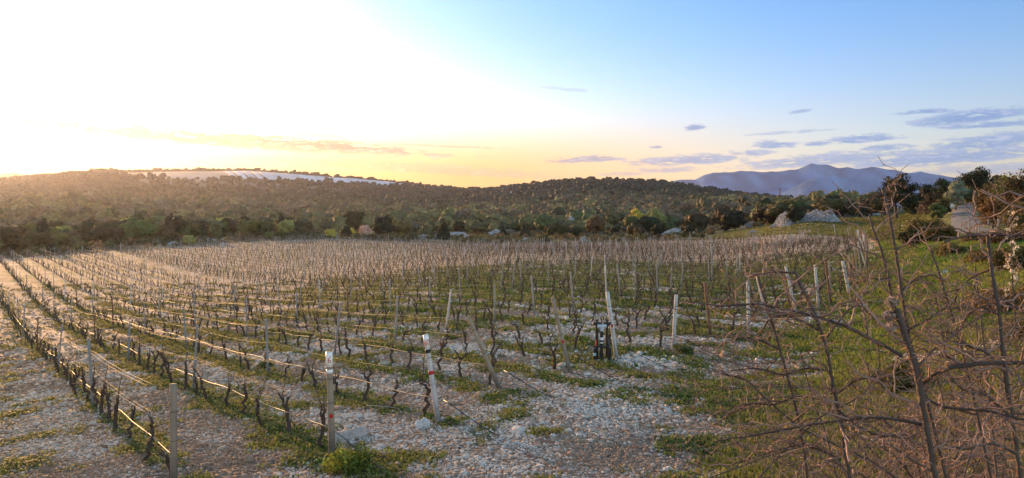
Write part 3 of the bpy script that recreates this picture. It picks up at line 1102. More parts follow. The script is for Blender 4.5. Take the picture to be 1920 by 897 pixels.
KINDS = (('dark', 'round', 'dark rounded evergreen'), ('brown', 'round', 'brown-green rounded tree'), ('olive', 'round', 'olive-green tree'), ('dark', 'cone', 'dark pointed juniper'),
         ('green', 'round', 'deep green tree'), ('grey', 'bush', 'grey-green shrub'), ('dark', 'bush', 'dark low shrub'), ('pale', 'round', 'pale fresh-leaved tree'))
KW = np.array([.27, .2, .17, .06, .12, .06, .09, .03])
N_THINGS = 210
picked = []
for i, (x, y, z, sp) in enumerate(SITES):
    px, py = project(x, y, z)
    if -20 < px < 1940 and py < 500:
        picked.append(i)
    if len(picked) >= N_THINGS:
        break
picked_set = set(picked)
order = sorted(picked, key=lambda i: SITES[i, 0] / SITES[i, 1])
rank = {}
for i in order:
    x, y, z, sp = SITES[i]
    k = int(rng.choice(len(KINDS), p=KW))
    kind, shape, word = KINDS[k]
    V, T, tm, cache = proto(kind, shape, int(rng.integers(3)))
    h = rng.uniform(3.2, 6.0) * (1.15 if shape == 'cone' else .75 if shape == 'bush' else 1)
    w = h * (rng.uniform(.9, 1.35) if shape != 'cone' else .5)
    r = root('woodland_tree', (x, y, z - .1), rng.uniform(0, 6.28))
    if 'crown' not in cache:
        a = V.build('crown', LEAF[kind], r)
        b = tm.build('trunk', M_BARK, r, True)
        cache['crown'], cache['trunk'] = a, b
    else:
        for q in ('crown', 'trunk'):
            c = cache[q].copy()
            C.objects.link(c)
            c.parent = r
    for c in r.children:
        c.scale = (w, w, h)
    rank[word] = rank.get(word, 0) + 1
    tag(r, f'{word} at the front of the woods, {nth(rank[word])} of its kind from the left', 'tree', 'trees along the front of the woods')


def build_wood():
    rest = np.array([i for i in range(len(SITES)) if i not in picked_set])
    P = SITES[rest]
    # leave out what the land hides
    px, py = project(P[:, 0], P[:, 1], P[:, 2] + 5)
    Vs, Ts, F4, F3, off0 = [], [], [], [], 0
    g = np.random.default_rng(5)
    cols = {'dark': (.085, .088, .048), 'brown': (.15, .12, .078), 'olive': (.17, .155, .07), 'green': (.10, .12, .05), 'pale': (.21, .21, .10), 'grey': (.14, .14, .095)}
    kk = g.choice(6, len(P), p=[.38, .2, .2, .13, .03, .06])
    zone = fbm(P[:, 0] * .012, P[:, 1] * .012, 66, 3)
    kk = np.where((zone > .56) & (g.random(len(P)) < .6), 1, np.where((zone < .44) & (g.random(len(P)) < .6), 2, kk))
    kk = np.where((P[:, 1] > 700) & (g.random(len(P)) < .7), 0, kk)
    names = list(cols)
    for var in range(8):
        for lod, (dmin, dmax, nq, leaf) in enumerate(((0, 320, 260, .13), (320, 760, 100, .17), (760, 3000, 30, .24))):
            m = (np.arange(len(P)) % 8 == var) & (P[:, 1] >= dmin) & (P[:, 1] < dmax)
            if not m.any():
                continue
            Q = P[m]
            g2 = np.random.default_rng(100 + var * 3 + lod)
            c, r = crown_clumps(g2, 1, 1, .02, 'round' if var % 4 else 'cone' if var == 4 else 'oak')
            V, F, T = leaf_quads(g2, c, r * 1.05, nq, leaf, .8, .22)
            cv_, cf_ = core_blob(g2, c, r, ICO2 if lod == 0 else ICO1, .82)
            nv = len(V)
            V = np.r_[V, cv_]
            T = np.r_[T, np.repeat(g2.uniform(.8, 1.1, len(cv_))[:, None], 3, 1)]
            a = g.uniform(0, 6.28, len(Q))
            big = g.choice([.6, .9, 1.15, 1.5], len(Q), p=[.25, .35, .28, .12])
            w = Q[:, 3] * big * g.uniform(.85, 1.15, len(Q))
            h = np.clip(Q[:, 3] * .85, 3.2, 7.5) * big ** .8 * g.uniform(.75, 1.3, len(Q))
            ca, sa = np.cos(a), np.sin(a)
            pts = V
            X = (pts[None, :, 0] * ca[:, None] - pts[None, :, 1] * sa[:, None]) * w[:, None] + Q[:, 0:1]
            Y = (pts[None, :, 0] * sa[:, None] + pts[None, :, 1] * ca[:, None]) * w[:, None] + Q[:, 1:2]
            Zv = pts[None, :, 2] * h[:, None] + Q[:, 2:3] - .2
            Vs.append(np.stack([X, Y, Zv], -1).reshape(-1, 3))
            base = np.array([cols[names[q]] for q in kk[m]]) * g.uniform(.7, 1.35, len(Q))[:, None]
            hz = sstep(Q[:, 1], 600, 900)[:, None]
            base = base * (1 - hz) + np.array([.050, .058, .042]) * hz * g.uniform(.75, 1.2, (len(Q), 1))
            Ts.append((base[:, None] * T[None]).reshape(-1, 3))
            off = off0 + (np.arange(len(Q)) * len(V))[:, None, None]
            F4.append((np.arange(nv).reshape(-1, 4)[None] + off).reshape(-1, 4))
            F3.append((cf_[None] + nv + off).reshape(-1, 3))
            off0 += len(Q) * len(V)
    V, T = np.concatenate(Vs), np.concatenate(Ts)
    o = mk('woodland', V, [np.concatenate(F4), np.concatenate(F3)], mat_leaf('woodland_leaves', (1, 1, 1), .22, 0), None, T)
    tag(o, 'dark evergreen wood covering the valley and hills behind the vineyard', 'woods', None, 'stuff')
    print('WOOD', len(P), len(V) // 4)


build_wood()


def edge_scrub():
    g = np.random.default_rng(19)
    y = g.uniform(112, 250, 5200)
    px = g.uniform(-40, 1480, len(y))
    x = (px - 960) / FPX * y
    ok = ~in_field(x, y, 2.5) & ~meadow(x, y) & (fbm(x * .12, y * .12, 63, 3) > .46)
    x, y = x[ok], y[ok]
    z = Z(x, y)
    Vs, Ts = [], []
    for var in range(6):
        c, r = crown_clumps(g, 1, 1, 0, 'bush')
        V, F, T = leaf_quads(g, c, r, 90, .2)
        k = np.arange(len(x)) % 6 == var
        w = g.uniform(.7, 2.4, k.sum())[:, None]
        h = w * g.uniform(.5, .95, (k.sum(), 1))
        P = np.stack([V[None, :, 0] * w + x[k][:, None], V[None, :, 1] * w + y[k][:, None], np.maximum(V[None, :, 2], -.02) * h + z[k][:, None]], -1)
        Vs.append(P.reshape(-1, 3))
        base = np.array([(.08, .085, .04), (.13, .12, .06), (.15, .11, .07), (.11, .12, .08), (.07, .085, .035)])[g.integers(0, 5, k.sum())] * g.uniform(.7, 1.4, (k.sum(), 1))
        Ts.append((base[:, None] * T[None]).reshape(-1, 3))
    V = np.concatenate(Vs)
    o = mk('scrub', V, np.arange(len(V)).reshape(-1, 4), M_BLADE, None, np.concatenate(Ts))
    tag(o, 'low mixed scrub between the vineyard and the woods', 'scrub', None, 'stuff')


edge_scrub()


# ------------------------------------------------------------------ vineyard posts
def stroke(pts, r, org, ux, uz, sc):
    P = np.array([org + ux * (a * sc) + uz * (b * sc) for a, b in pts])
    return tube(P, r, 5)


SIX = [(.36, .95), (.1, .72), (-.2, .3), (-.24, -.1), (-.08, -.36), (.16, -.36), (.3, -.12), (.2, .14), (-.02, .2), (-.2, .02)]
ZERO = [(0, .95), (-.26, .6), (-.28, 0), (0, -.36), (.27, 0), (.26, .6), (0, .95)]
END_POSTS = [
    # row, foot px, top px, width m, material, number, label
    (0, (326, 910), (325, 720), .085, M_WOOD, None, 'bare weathered brown wooden end post of the leftmost vine row'),
    (1, (623, 858), (617, 660), .082, M_WOOD, '6', 'pale wooden end post marked with a red 6 and a red spot'),
    (2, (822, 792), (798, 628), .075, M_WHITEP, '60', 'white leaning end post marked 60 with a black band and a red band'),
    (3, (936, 728), (878, 593), .075, M_WOOD, None, 'plain pale wooden end post leaning far over to the left'),
    (4, (1069, 700), (1036, 558), .078, M_WOOD, None, 'weathered leaning wooden end post with a red spot, left of the pipes'),
    (5, (1156, 673), (1139, 548), .085, M_WHITEP, None, 'white leaning end post with a red spot, right beside the black pipes'),
    (6, (1262, 657), (1268, 553), .078, M_WHITEP, None, 'upright whitish end post with a green weed clump at its foot'),
    (7, (1333, 636), (1322, 530), .075, M_BROWNP, None, 'dark brown wooden end post, right of the one with the weed clump'),
    (8, (1404, 626), (1402, 526), .075, M_WHITEP, None, 'upright pale end post seen through the outermost thorn twigs'),
    (9, (1438, 598), (1418, 514), .075, M_WHITEP, None, 'pale end post tilting left behind the left thorn stem'),
    (10, (1493, 588), (1473, 500), .08, M_WHITEP, None, 'whitish end post tilting left behind the forked thorn stems'),
    (12, (1535, 580), (1528, 497), .08, M_WHITEP, None, 'white end post near the green verge, left of a brown one'),
    (13, (1558, 572), (1548, 490), .08, M_BROWNP, None, 'brown end post between two white ones near the green verge'),
    (15, (1593, 555), (1580, 490), .11, M_WHITEP, None, 'thick white leaning end post at the corner by the green verge'),
]
ROW_START = {}


def post_mesh(V3, w, mat, name, sides=8, knots=0, g=rnd):
    """a round post from the origin to V3"""
    s = np.linspace(-.12, 1, 9)
    P = s[:, None] * np.array(V3)[None]
    rr = np.full(9, w / 2) * np.linspace(1.04, .94, 9)
    m = MB()
    pt = np.repeat(np.where(s < .03, .5, np.where(s < .2, .72, 1.0)) * np.array([g.uniform(.85, 1.1) for _ in s]), sides)
    m.add(*tube(P, rr, sides), tint=np.repeat(pt[:, None], 3, 1) * (1, .97, .93))
    for q in range(knots):
        f = (q + .7) / (knots + .5) + g.uniform(-.05, .05)
        c = np.array(V3) * f
        m.add(*tube(np.array([c * .992, c * 1.008]), w / 2 * 1.09, sides), tint=.55)
    return m.build(name, mat, None, True)


for row, foot, top, w, mat, num, lab in END_POSTS:
    p = ground_hit(*foot)
    q = at_depth(top[0], top[1], p[1])
    v = q - p
    n, t = RN @ p[:2], RD @ p[:2]
    ROW_START[row] = (n, t)
    o = post_mesh(v, w, mat, 'end_post', 10, 3 if mat in (M_WOOD, M_WHITEP) else 0)
    o.location = p
    tag(o, lab, 'post', 'end posts of the vine rows')
    L = np.linalg.norm(v)
    ax = v / L
    # the face towards the headland
    fwd = -p / np.linalg.norm(p)
    fwd = fwd - ax * (fwd @ ax)
    fwd /= np.linalg.norm(fwd)
    rt = np.cross(ax, fwd)
    rt = rt if rt[0] > 0 else -rt
    f = w / 2

    def band(name, a, b, m_):
        return mk(name, *tube(np.array([v * a, v * b]), f * 1.05, 10), m_, o, None, True)

    if num:
        band('painted_top', .86, 1.0, M_WHITEPL)
        m = MB()
        if num == '6':
            m.add(*stroke(SIX, .0045, v * .92 + fwd * f * 1.07, rt, ax, .06))
        else:
            m.add(*stroke(SIX, .0045, v * .905 + fwd * f * 1.03 - rt * .017, rt, ax, .058))
            m.add(*stroke(ZERO, .0045, v * .905 + fwd * f * 1.0 + rt * .021, rt, ax, .058))
        m.build('number', M_RED, o, True)
        if num == '60':
            band('black_band', .795, .835, M_INK)
            band('red_band', .55, .59, M_RED)
    if row in (1, 4, 5):
        ps = v * {1: .40, 4: .42, 5: .50}[row] + fwd * f * .96
        V, F = ICO1
        mk('red_mark', ps + (V[:, :1] * rt * .026 + V[:, 1:2] * ax * .032 + V[:, 2:] * fwd * .008), F, M_RED, o, None, True)
    if row == 1:
        band('pale_collar', .80, .835, M_WHITEPL)

for k, (n, t0, t1) in enumerate(ROWS):
    if k in ROW_START:
        n, t0 = ROW_START[k]
    ROWS[k] = (n, t0, t1)

# line posts
posts = []
for k, (n, t0, t1) in enumerate(ROWS):
    if k not in ROW_START:
        posts.append((k, 0, n, t0))
    j, t = 1, t0 + 7.0 + rnd.uniform(-.3, .3)
    while t < t1:
        posts.append((k, j, n + rnd.gauss(0, .04), t))
        t += 7.0 + rnd.uniform(-.5, .5)
        j += 1
    posts.append((k, j, n, t1))
PP = np.array([row_xy(n, t) for _, _, n, t in posts])
PZ = Z(PP[:, 0], PP[:, 1])
ppx, ppy = project(PP[:, 0], PP[:, 1], PZ)
inview = (ppx > -15) & (ppx < 1935) & (PP[:, 1] > 3)
depth_rank = np.argsort(np.where(inview, PP[:, 1], 1e9))
near_posts = set(depth_rank[:286].tolist())
stuffP = MB()
line_protos = {}
for i, (k, j, n, t) in enumerate(posts):
    x, y = PP[i]
    end = j == 0
    hh = rnd.uniform(1.15, 1.42) if not end else rnd.uniform(1.15, 1.5)
    if rnd.random() < .06 and k > 12:
        hh *= 1.35
    lean = (rnd.gauss(0, .06), rnd.gauss(0, .04)) if not end else (rnd.gauss(-.1, .1), rnd.gauss(0, .04))
    v = np.array([lean[0] * hh, lean[1] * hh, hh])
    w = rnd.uniform(.042, .058)
    brown = rnd.random() < (.28 if end else .05)
    mat = M_BROWNP if brown else M_WOOD if (end and rnd.random() < .5) else M_WHITEP if (end or rnd.random() < .12) else M_GREYP
    if i in near_posts:
        o = post_mesh(v, w * (1.25 if end else 1), mat, 'end_post' if end else 'line_post', 8)
        o.location = (x, y, PZ[i])
        if j == 1 and k < 9:
            mk('wire_clip', *box(v[0] * .97, v[1] * .97, v[2] * .97, w * 1.2, w * 1.2, .02), M_WIRE, o)
        word = {M_BROWNP.name: 'brown', M_WOOD.name: 'weathered', M_WHITEP.name: 'whitish', M_GREYP.name: 'grey'}[mat.name]
        if end:
            tag(o, f'{word} end post where the {nth(k + 1)} vine row meets the green verge', 'post', 'end posts of the vine rows')
        else:
            tag(o, f'slim {word} post, {nth(j)} along the {nth(k + 1)} vine row from its near end', 'post', 'slim posts along the vine rows')
    else:
        V, F = tube(np.array([(0, 0, -.1), v]) + (x, y, PZ[i]), w / 2, 5)
        c = {M_BROWNP.name: (.6, .33, .22), M_WOOD.name: (1, .85, .7), M_WHITEP.name: (1.8, 1.8, 1.9), M_GREYP.name: (1, 1, 1.05)}[mat.name]
        stuffP.add(V, F, c)
o = stuffP.build('far_posts', M_GREYP, None, True)
tag(o, 'countless slim grey posts of the far vine rows', 'posts', 'slim posts along the vine rows', 'stuff')


# ------------------------------------------------------------------ grapevines
def crooked(g, a, b, n, amp):
    s = np.linspace(0, 1, n)[:, None]
    P = a * (1 - s) + b * s
    j = g.normal(size=(n, 3)) * amp
    j[0] = 0
    return P + j


def vine_proto(g, low):
    """trunk part, list of arm parts (each V,F)"""
    h = g.uniform(.31, .48) if not low else g.uniform(.28, .42)
    lean = g.normal(size=2) * .10
    sides = 4 if low else 7
    n = 4 if low else 8
    top = np.array([lean[0], lean[1], h])
    P = crooked(g, np.array([0, 0, -.06]), top, n, .022)
    P[-1] = top
    rr = np.linspace(.032, .022, n) * g.uniform(.8, 1.2, n)
    if not low:
        rr[-1] = rr[-2] = .031
    trunk = MB().add(*tube(P, rr, sides), tint=1.0)
    arms = []
    for sgn in ((-1, 1) if g.random() < .7 else (1,)):
        L = g.uniform(.07, .2)
        e = top + np.array([RD[0] * sgn * L, RD[1] * sgn * L, g.uniform(.03, .16)])
        m = MB()
        m.add(*tube(crooked(g, top - (0, 0, .02), e, 3 if low else 5, .012), np.linspace(.021, .012, 3 if low else 5), sides), tint=1.0)
        for _ in range(g.integers(2, 5)):
            st = top + (e - top) * g.uniform(.35, 1)
            cl = g.uniform(.04, .12) if g.random() < (.6 if low else .62) else g.uniform(.15, .42)
            d = np.array([g.normal() * .4, g.normal() * .4, 1.0])
            d /= np.linalg.norm(d)
            m.add(*tube(crooked(g, st, st + d * cl, 3 if low else 4, .012), np.linspace(.0085, .005, 3 if low else 4), 3 if low else 5), tint=(1.2, 1.15, 1.1))
        arms.append(m)
    return trunk, arms


vines = []
for k, (n, t0, t1) in enumerate(ROWS):
    t, j = t0 + rnd.uniform(.3, .6), 1
    while t < t1 - .3:
        if rnd.random() > .04:
            vines.append((k, j, n + rnd.gauss(0, .05), t))
            j += 1
        t += .98 + rnd.uniform(-.16, .16)
VP = np.array([row_xy(n, t) for _, _, n, t in vines])
VZ = Z(VP[:, 0], VP[:, 1])
vpx, vpy = project(VP[:, 0], VP[:, 1], VZ)
inview = (vpx > -10) & (vpx < 1930) & (vpy < 915) & (VP[:, 1] > 3)
near_v = set(np.argsort(np.where(inview, VP[:, 1], 1e9))[:292].tolist())
gv = np.random.default_rng(33)
VPROT = []
for _ in range(16):
    VPROT.append([vine_proto(gv, False), None])
for i in sorted(near_v):
    k, j, n, t = vines[i]
    pr = VPROT[int(gv.integers(16))]
    r = root('grapevine', (VP[i, 0], VP[i, 1], VZ[i]), gv.normal() * .25 + (math.pi if gv.random() < .5 else 0))
    s = gv.uniform(.85, 1.15)
    if pr[1] is None:
        parts = [pr[0][0].build('trunk', M_VINE, r, True)] + [a.build('arm', M_VINE, r, False) for a in pr[0][1]]
        pr[1] = parts
    else:
        parts = []
        for q in pr[1]:
            c = q.copy()
            C.objects.link(c)
            c.parent = r
            parts.append(c)
    r.scale = (s, s, s * gv.uniform(.9, 1.12))
    look = 'forked' if len(pr[0][1]) == 2 else 'one-armed'
    tag(r, f'bare {look} grapevine, {nth(j)} from the near end of the {nth(k + 1)} row', 'grapevine', 'bare grapevines in the rows')


def build_far_vines():
    rest = np.array([i for i in range(len(vines)) if i not in near_v])
    Vs, Fs, Ts, base = [], {}, [], 0
    g = np.random.default_rng(8)
    for var in range(14):
        tr, arms = vine_proto(g, True)
        m = MB()
        for q in [tr] + arms:
            V, F, T = q.out()
            m.add(V, F, T)
        for _ in range(1):                              # long canes not yet cut back
            a = np.array([g.normal() * .12, g.normal() * .12, g.uniform(.3, .4)])
            m.add(*tube(crooked(g, a, a + (g.normal() * .25, g.normal() * .25, g.uniform(.15, .45)), 3, .02), (.008, .007, .005), 3), tint=(1.25, 1.2, 1.15))
        V, F, T = m.out()
        idx = rest[np.arange(len(rest)) % 14 == var]
        a = g.normal(size=len(idx)) * .25 + (g.random(len(idx)) < .5) * math.pi
        s = g.uniform(.85, 1.2, len(idx))
        ca, sa = np.cos(a) * s, np.sin(a) * s
        X = V[None, :, 0] * ca[:, None] - V[None, :, 1] * sa[:, None] + VP[idx, 0:1]
        Y = V[None, :, 0] * sa[:, None] + V[None, :, 1] * ca[:, None] + VP[idx, 1:2]
        Zz = V[None, :, 2] * s[:, None] + VZ[idx][:, None]
        Vs.append(np.stack([X, Y, Zz], -1).reshape(-1, 3))
        Ts.append(np.tile(T, (len(idx), 1)))
        for f in F:
            Fs.setdefault(f.shape[1], []).append((f[None] + base + (np.arange(len(idx)) * len(V))[:, None, None]).reshape(-1, f.shape[1]))
        base += len(idx) * len(V)
    o = mk('far_grapevines', np.concatenate(Vs), [np.concatenate(f) for f in Fs.values()], M_VINE, None, np.concatenate(Ts))
    tag(o, 'thousands of bare brown grapevines filling the far rows', 'grapevines', 'bare grapevines in the rows', 'stuff')


build_far_vines()


# ------------------------------------------------------------------ hoses and wires along the rows
def row_line(n, t0, t1, h, sag, step, g, off=0.0, droop=None):
    t = np.arange(t0, t1, step)
    t = np.r_[t, t1]
    x, y = row_xy(n + off, t)
    u = ((t - t0) % 7.0) / 7.0
    z = Z(x, y) + h - sag * 4 * u * (1 - u)
    return np.stack([x, y, z], -1), t


gw = np.random.default_rng(3)
for k, (n, t0, t1) in enumerate(ROWS):
    P, t = row_line(n, t0 - .1, t1, .33, 0, .5 if k < 14 else 1.6, gw, .03)
    P[:, 2] += .035 * (fbm(t * 1.1, t * 0 + k, 91, 3) - .5) * 2
    if k < 14:
        tt = np.linspace(1, 0, 8)
        ex, ey = row_xy(n + .03 + (1 - tt) * .12, t0 - .1 - (1 - tt) * 1.15)
        ez = Z(ex, ey)
        E = np.stack([ex, ey, ez + .33 * tt ** 1.3 + .012], -1)
        E[0] = P[0]
    rr = .0068 if k < 14 else .0075
    V, F = tube(P, rr, 6 if k < 14 else 4)
    o = mk('drip_hose', V, F, M_HOSE, None, None, True)
    if k < 14:
        mk('hose_tail', *tube(E, rr, 6), M_BLACK, o, None, True)
    tag(o, f'long drip hose tied along the vines of the {nth(k + 1)} row', 'hose', 'drip hoses along the vine rows')
    if k < 34:
        for lev, hgt, sag in (('upper', 1.10, .05), ('middle', .72, .05)):
            offs = (-.035, .035) if k < 5 else (0,)
            if k > 16 and lev == 'middle':
                continue
            for side, of in zip(('left', 'right'), offs):
                P, t = row_line(n, t0, t1, hgt, sag + rnd.uniform(0, .03), 1.75, gw, of)
                V, F = tube(P, .0017 if k < 8 else .0022, 4)
                o = mk('trellis_wire', V, F, M_WIRE, None, None, True)
                lab = f'{lev} trellis wire of the {nth(k + 1)} vine row' if len(offs) == 1 else f'{side} strand of the {lev} wire pair of the {nth(k + 1)} vine row'
                tag(o, lab, 'wire', 'trellis wires along the vine rows')


# ------------------------------------------------------------------ stones
def stone_field():
    g = np.random.default_rng(17)
    Vs, Fs, Ts, base = [], [], [], 0

    def sow(n, r0, r1, smin, smax, power, geo, px0=-60, px1=1990):
        nonlocal base
        r = r0 * (r1 / r0) ** (g.random(n) ** .85)
        px = g.uniform(px0, px1, n)
        y = r
        x = (px - 960) / FPX * y
        col, st = ground_colour(x, y)
        keep = g.random(n) < np.clip(st * 1.1, .12, 1) * (.45 + .55 * sstep(fbm(x * 1.1, y * 1.1, 83, 3), .30, .5))
        x, y, st = x[keep], y[keep], st[keep]
        n = len(x)
        s = smin * (smax / smin) ** (g.random(n) ** power)
        s = s * np.clip(y / 11, .8, 2.4) ** .5
        V0, F0 = geo
        A = g.normal(size=(n, 3, 3))
        q, _ = np.linalg.qr(A)
        sc = np.stack([g.uniform(.7, 1.3, n), g.uniform(.6, 1.0, n), g.uniform(.45, .8, n)], -1)
        jit = 1 + g.uniform(-.22, .22, (n, len(V0)))
        # flattened sideways then turned about the upright only a little, so stones lie on the ground
        a = g.uniform(0, 6.28, n)
        P = V0[None] * jit[:, :, None]
        P = np.einsum('nij,nvj->nvi', q, P) * sc[:, None] * s[:, None, None] * .5
        ca, sa = np.cos(a)[:, None], np.sin(a)[:, None]
        X = P[:, :, 0] * ca - P[:, :, 1] * sa + x[:, None]
        Y = P[:, :, 0] * sa + P[:, :, 1] * ca + y[:, None]
        Zz = P[:, :, 2] + (Z(x, y) + s * .10)[:, None]
        Vs.append(np.stack([X, Y, Zz], -1).reshape(-1, 3))
        Fs.append((F0[None] + base + (np.arange(n) * len(V0))[:, None, None]).reshape(-1, 3))
        pn = fbm(x * .8, y * .8, 88, 3) + g.normal(size=n) * .16
        tone = np.where(pn > .54, 1, np.where(pn < .38, 2, np.where(g.random(n) < .25, 1, 0)))
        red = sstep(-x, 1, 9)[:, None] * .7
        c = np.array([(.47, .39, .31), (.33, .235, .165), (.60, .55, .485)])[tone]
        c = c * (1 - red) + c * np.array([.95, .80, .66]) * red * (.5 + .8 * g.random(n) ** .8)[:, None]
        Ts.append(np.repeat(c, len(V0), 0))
        base += n * len(V0)

    sow(150000, 7.0, 19, .018, .055, 1.5, ICO0)
    sow(70000, 7.2, 28, .03, .075, 1.6, ICO0)
    sow(30000, 14, 60, .05, .12, 1.5, ICO0)
    sow(3500, 7.2, 22, .06, .12, 2.4, ICO1)
    sow(110, 8, 30, .13, .26, 2.2, ICO1)
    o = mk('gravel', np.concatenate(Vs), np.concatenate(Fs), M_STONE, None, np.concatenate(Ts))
    print('STONES', len(o.data.polygons))
    tag(o, 'pale limestone rubble and gravel strewn between the vines', 'stones', None, 'stuff')


stone_field()


def rock_mesh(name, sx, sy, sz, seed, mat, sub=3, parent=None):
    g = np.random.default_rng(seed)
    V, F = ico(sub)
    o = g.normal(size=3) * 10
    d = 1 + .9 * (fbm(V[:, 0] * 1.7 + o[0] + V[:, 2], V[:, 1] * 1.7 + o[1] - V[:, 2], seed, 5) - .5) + .35 * (fbm(V[:, 0] * 6 + o[2], V[:, 1] * 6 + V[:, 2] * 5, seed + 2, 3) - .5)
    d = np.round(d * 7) / 7 * .5 + d * .5
    return mk(name, V * d[:, None] * (sx / 2, sy / 2, sz), F, mat, parent, np.ones(len(V)), False)


for px, py, w, h, lab in [
    (1275, 444, 62, 17, 'long pale limestone outcrop at the back edge of the vineyard'),
    (1338, 433, 26, 11, 'short grey limestone outcrop at the left tip of the meadow'),
    (1288, 418, 17, 8, 'small pale outcrop among the trees above the long limestone one'),
    (1211, 447, 18, 13, 'white jagged outcrop under the yellow-topped tree'),
    (1411, 426, 34, 12, 'broken pale ledge of rock at the top of the meadow'),
    (1411, 437, 18, 6, 'flat grey stone lying in the middle of the meadow'),
    (1453, 426, 20, 7, 'low pale stones just left of the stone heap'),
    (860, 446, 40, 11, 'flat limestone slab in front of the egg-shaped juniper'),
    (930, 443, 24, 15, 'pale sloping boulder left of the small conical juniper'),
    (992, 453, 34, 9, 'flat pale outcrop touching the last vine row'),
    (1005, 428, 26, 8, 'pale slab high on the stony slope'),
    (966, 423, 32, 9, 'long broken ledge across the stony slope'),
    (1010, 414, 30, 7, 'grey ledge at the top of the stony slope'),
    (1040, 411, 26, 6, 'faint ledge at the upper right of the stony slope'),
    (1094, 453, 15, 13, 'white boulder just behind the vineyard posts, right of the monolith'),
    (928, 420, 30, 7, 'grey broken ledge at the upper left of the stony slope'),
    (327, 459, 30, 7, 'pale rock by the short fluffy bush on the left'),
    (390, 452, 34, 7, 'long pale rock right of the short fluffy bush'),
    (430, 449, 26, 6, 'pale rock near the short white stake'),
    (1555, 408, 26, 6, 'flat stones at the right foot of the stone heap'),
    (1640, 404, 40, 5, 'low line of pale stones under the great oak'),
]:
    p = ground_hit(px, py, 30)
    d = p[1]
    o = rock_mesh('limestone_outcrop', w / FPX * d * 1.05, w / FPX * d * .6, h / FPX * d * .8, int(px), M_ROCK, 4)
    o.location = p - (0, 0, .1)
    tag(o, lab, 'rock', 'limestone outcrops')
p = ground_hit(1073, 429, 30)
o = rock_mesh('standing_stone', 17 / FPX * p[1], 14 / FPX * p[1], 23 / FPX * p[1], 77, M_ROCK, 4)
o.location = p - (0, 0, .1)
tag(o, 'tall pale standing monolith among the bushes beyond the vineyard', 'rock')
p = ground_hit(655, 822, 5)
o = rock_mesh('flat_stone', .55, .3, .12, 5, M_STONE, 3)
o.location = p - (0, 0, .0)
o.rotation_euler = (.05, -.15, .5)
o.data.attributes['tint'].data.foreach_set('color', np.tile([.42, .37, .33, 1], len(o.data.vertices)).astype('f'))
tag(o, 'large flat pale stone lying right of the post marked 6', 'stone')
p = ground_hit(793, 800, 5)
o = rock_mesh('white_stone', .22, .18, .12, 6, M_STONE, 3)
o.location = p
o.data.attributes['tint'].data.foreach_set('color', np.tile([.58, .56, .55, 1], len(o.data.vertices)).astype('f'))
tag(o, 'white rounded stone at the foot of the post marked 60', 'stone')


def heap(name, px0, px1, py_base, top, lab, seed, n):
    """dry stones piled into a bank"""
    g = np.random.default_rng(seed)
    a, b = ground_hit(px0, py_base, 30), ground_hit(px1, py_base, 30)
    H = (py_base - top) / FPX * a[1]
    L = np.linalg.norm(b[:2] - a[:2])
    u = g.random(n)
    side = g.uniform(-1, 1, n)
    hh = H * np.minimum(1, np.minimum(u, 1 - u) * (6 if L > 4 else 12)) * (.8 + .4 * vnoise(u * 5, u * 0, seed))
    dirv = (b - a)[:2] / L
    nr = np.array([-dirv[1], dirv[0]])
    wd = 1.4 if L > 4 else .9
    x = a[0] + dirv[0] * u * L + nr[0] * side * wd
    y = a[1] + dirv[1] * u * L + nr[1] * side * wd
    z = Z(x, y) + hh * (1 - np.abs(side) ** 1.6) * g.uniform(.75, 1, n)
    s = g.uniform(.18, .42, n)
    V0, F0 = ICO0
    P = V0[None] * (1 + g.uniform(-.25, .25, (n, 12)))[:, :, None] * (s[:, None] * g.uniform(.6, 1, (n, 3)))[:, None] * .5
    P = P + np.stack([x, y, z], -1)[:, None]
    F = (F0[None] + (np.arange(n) * 12)[:, None, None]).reshape(-1, 3)
    T = np.repeat(g.uniform(.55, 1.25, n)[:, None] * np.array([.36, .36, .37]), 12, 0)
    o = mk(name, P.reshape(-1, 3), F, M_STONE, None, T)
    # the core of the bank, so no light shows through
    m = 30
    uu = np.linspace(.03, .97, m)
    K = 7
    vv = np.linspace(-1, 1, K)
    hc = H * np.minimum(1, np.minimum(uu, 1 - uu) * (6 if L > 4 else 12)) * .8
    X = a[0] + dirv[0] * uu[:, None] * L + nr[0] * vv * wd * .9
    Y = a[1] + dirv[1] * uu[:, None] * L + nr[1] * vv * wd * .9
    Zc = Z(X.ravel(), Y.ravel()).reshape(X.shape) + hc[:, None] * (1 - np.abs(vv) ** 1.6) - .06
    i = (np.arange(m - 1) * K)[:, None]
    j = np.arange(K - 1)[None]
    F = np.stack([i + j, i + K + j, i + K + j + 1, i + j + 1], -1).reshape(-1, 4)
    mk('core', np.stack([X, Y, Zc], -1).reshape(-1, 3), F, M_STONE, o, np.full(m * K, .25), False)
    return tag(o, lab, 'stone heap')


heap('stone_heap', 1503, 1570, 417, 397, 'long grey dry-stone heap at the far end of the meadow', 3, 2600)
heap('stone_heap', 1460, 1482, 423, 402, 'short reddish end of dry stones left of the bushy evergreen', 4, 1500)
heap('stone_wall', 770, 830, 448, 441, 'low tumbled dry stone wall behind the last vine row', 6, 900)


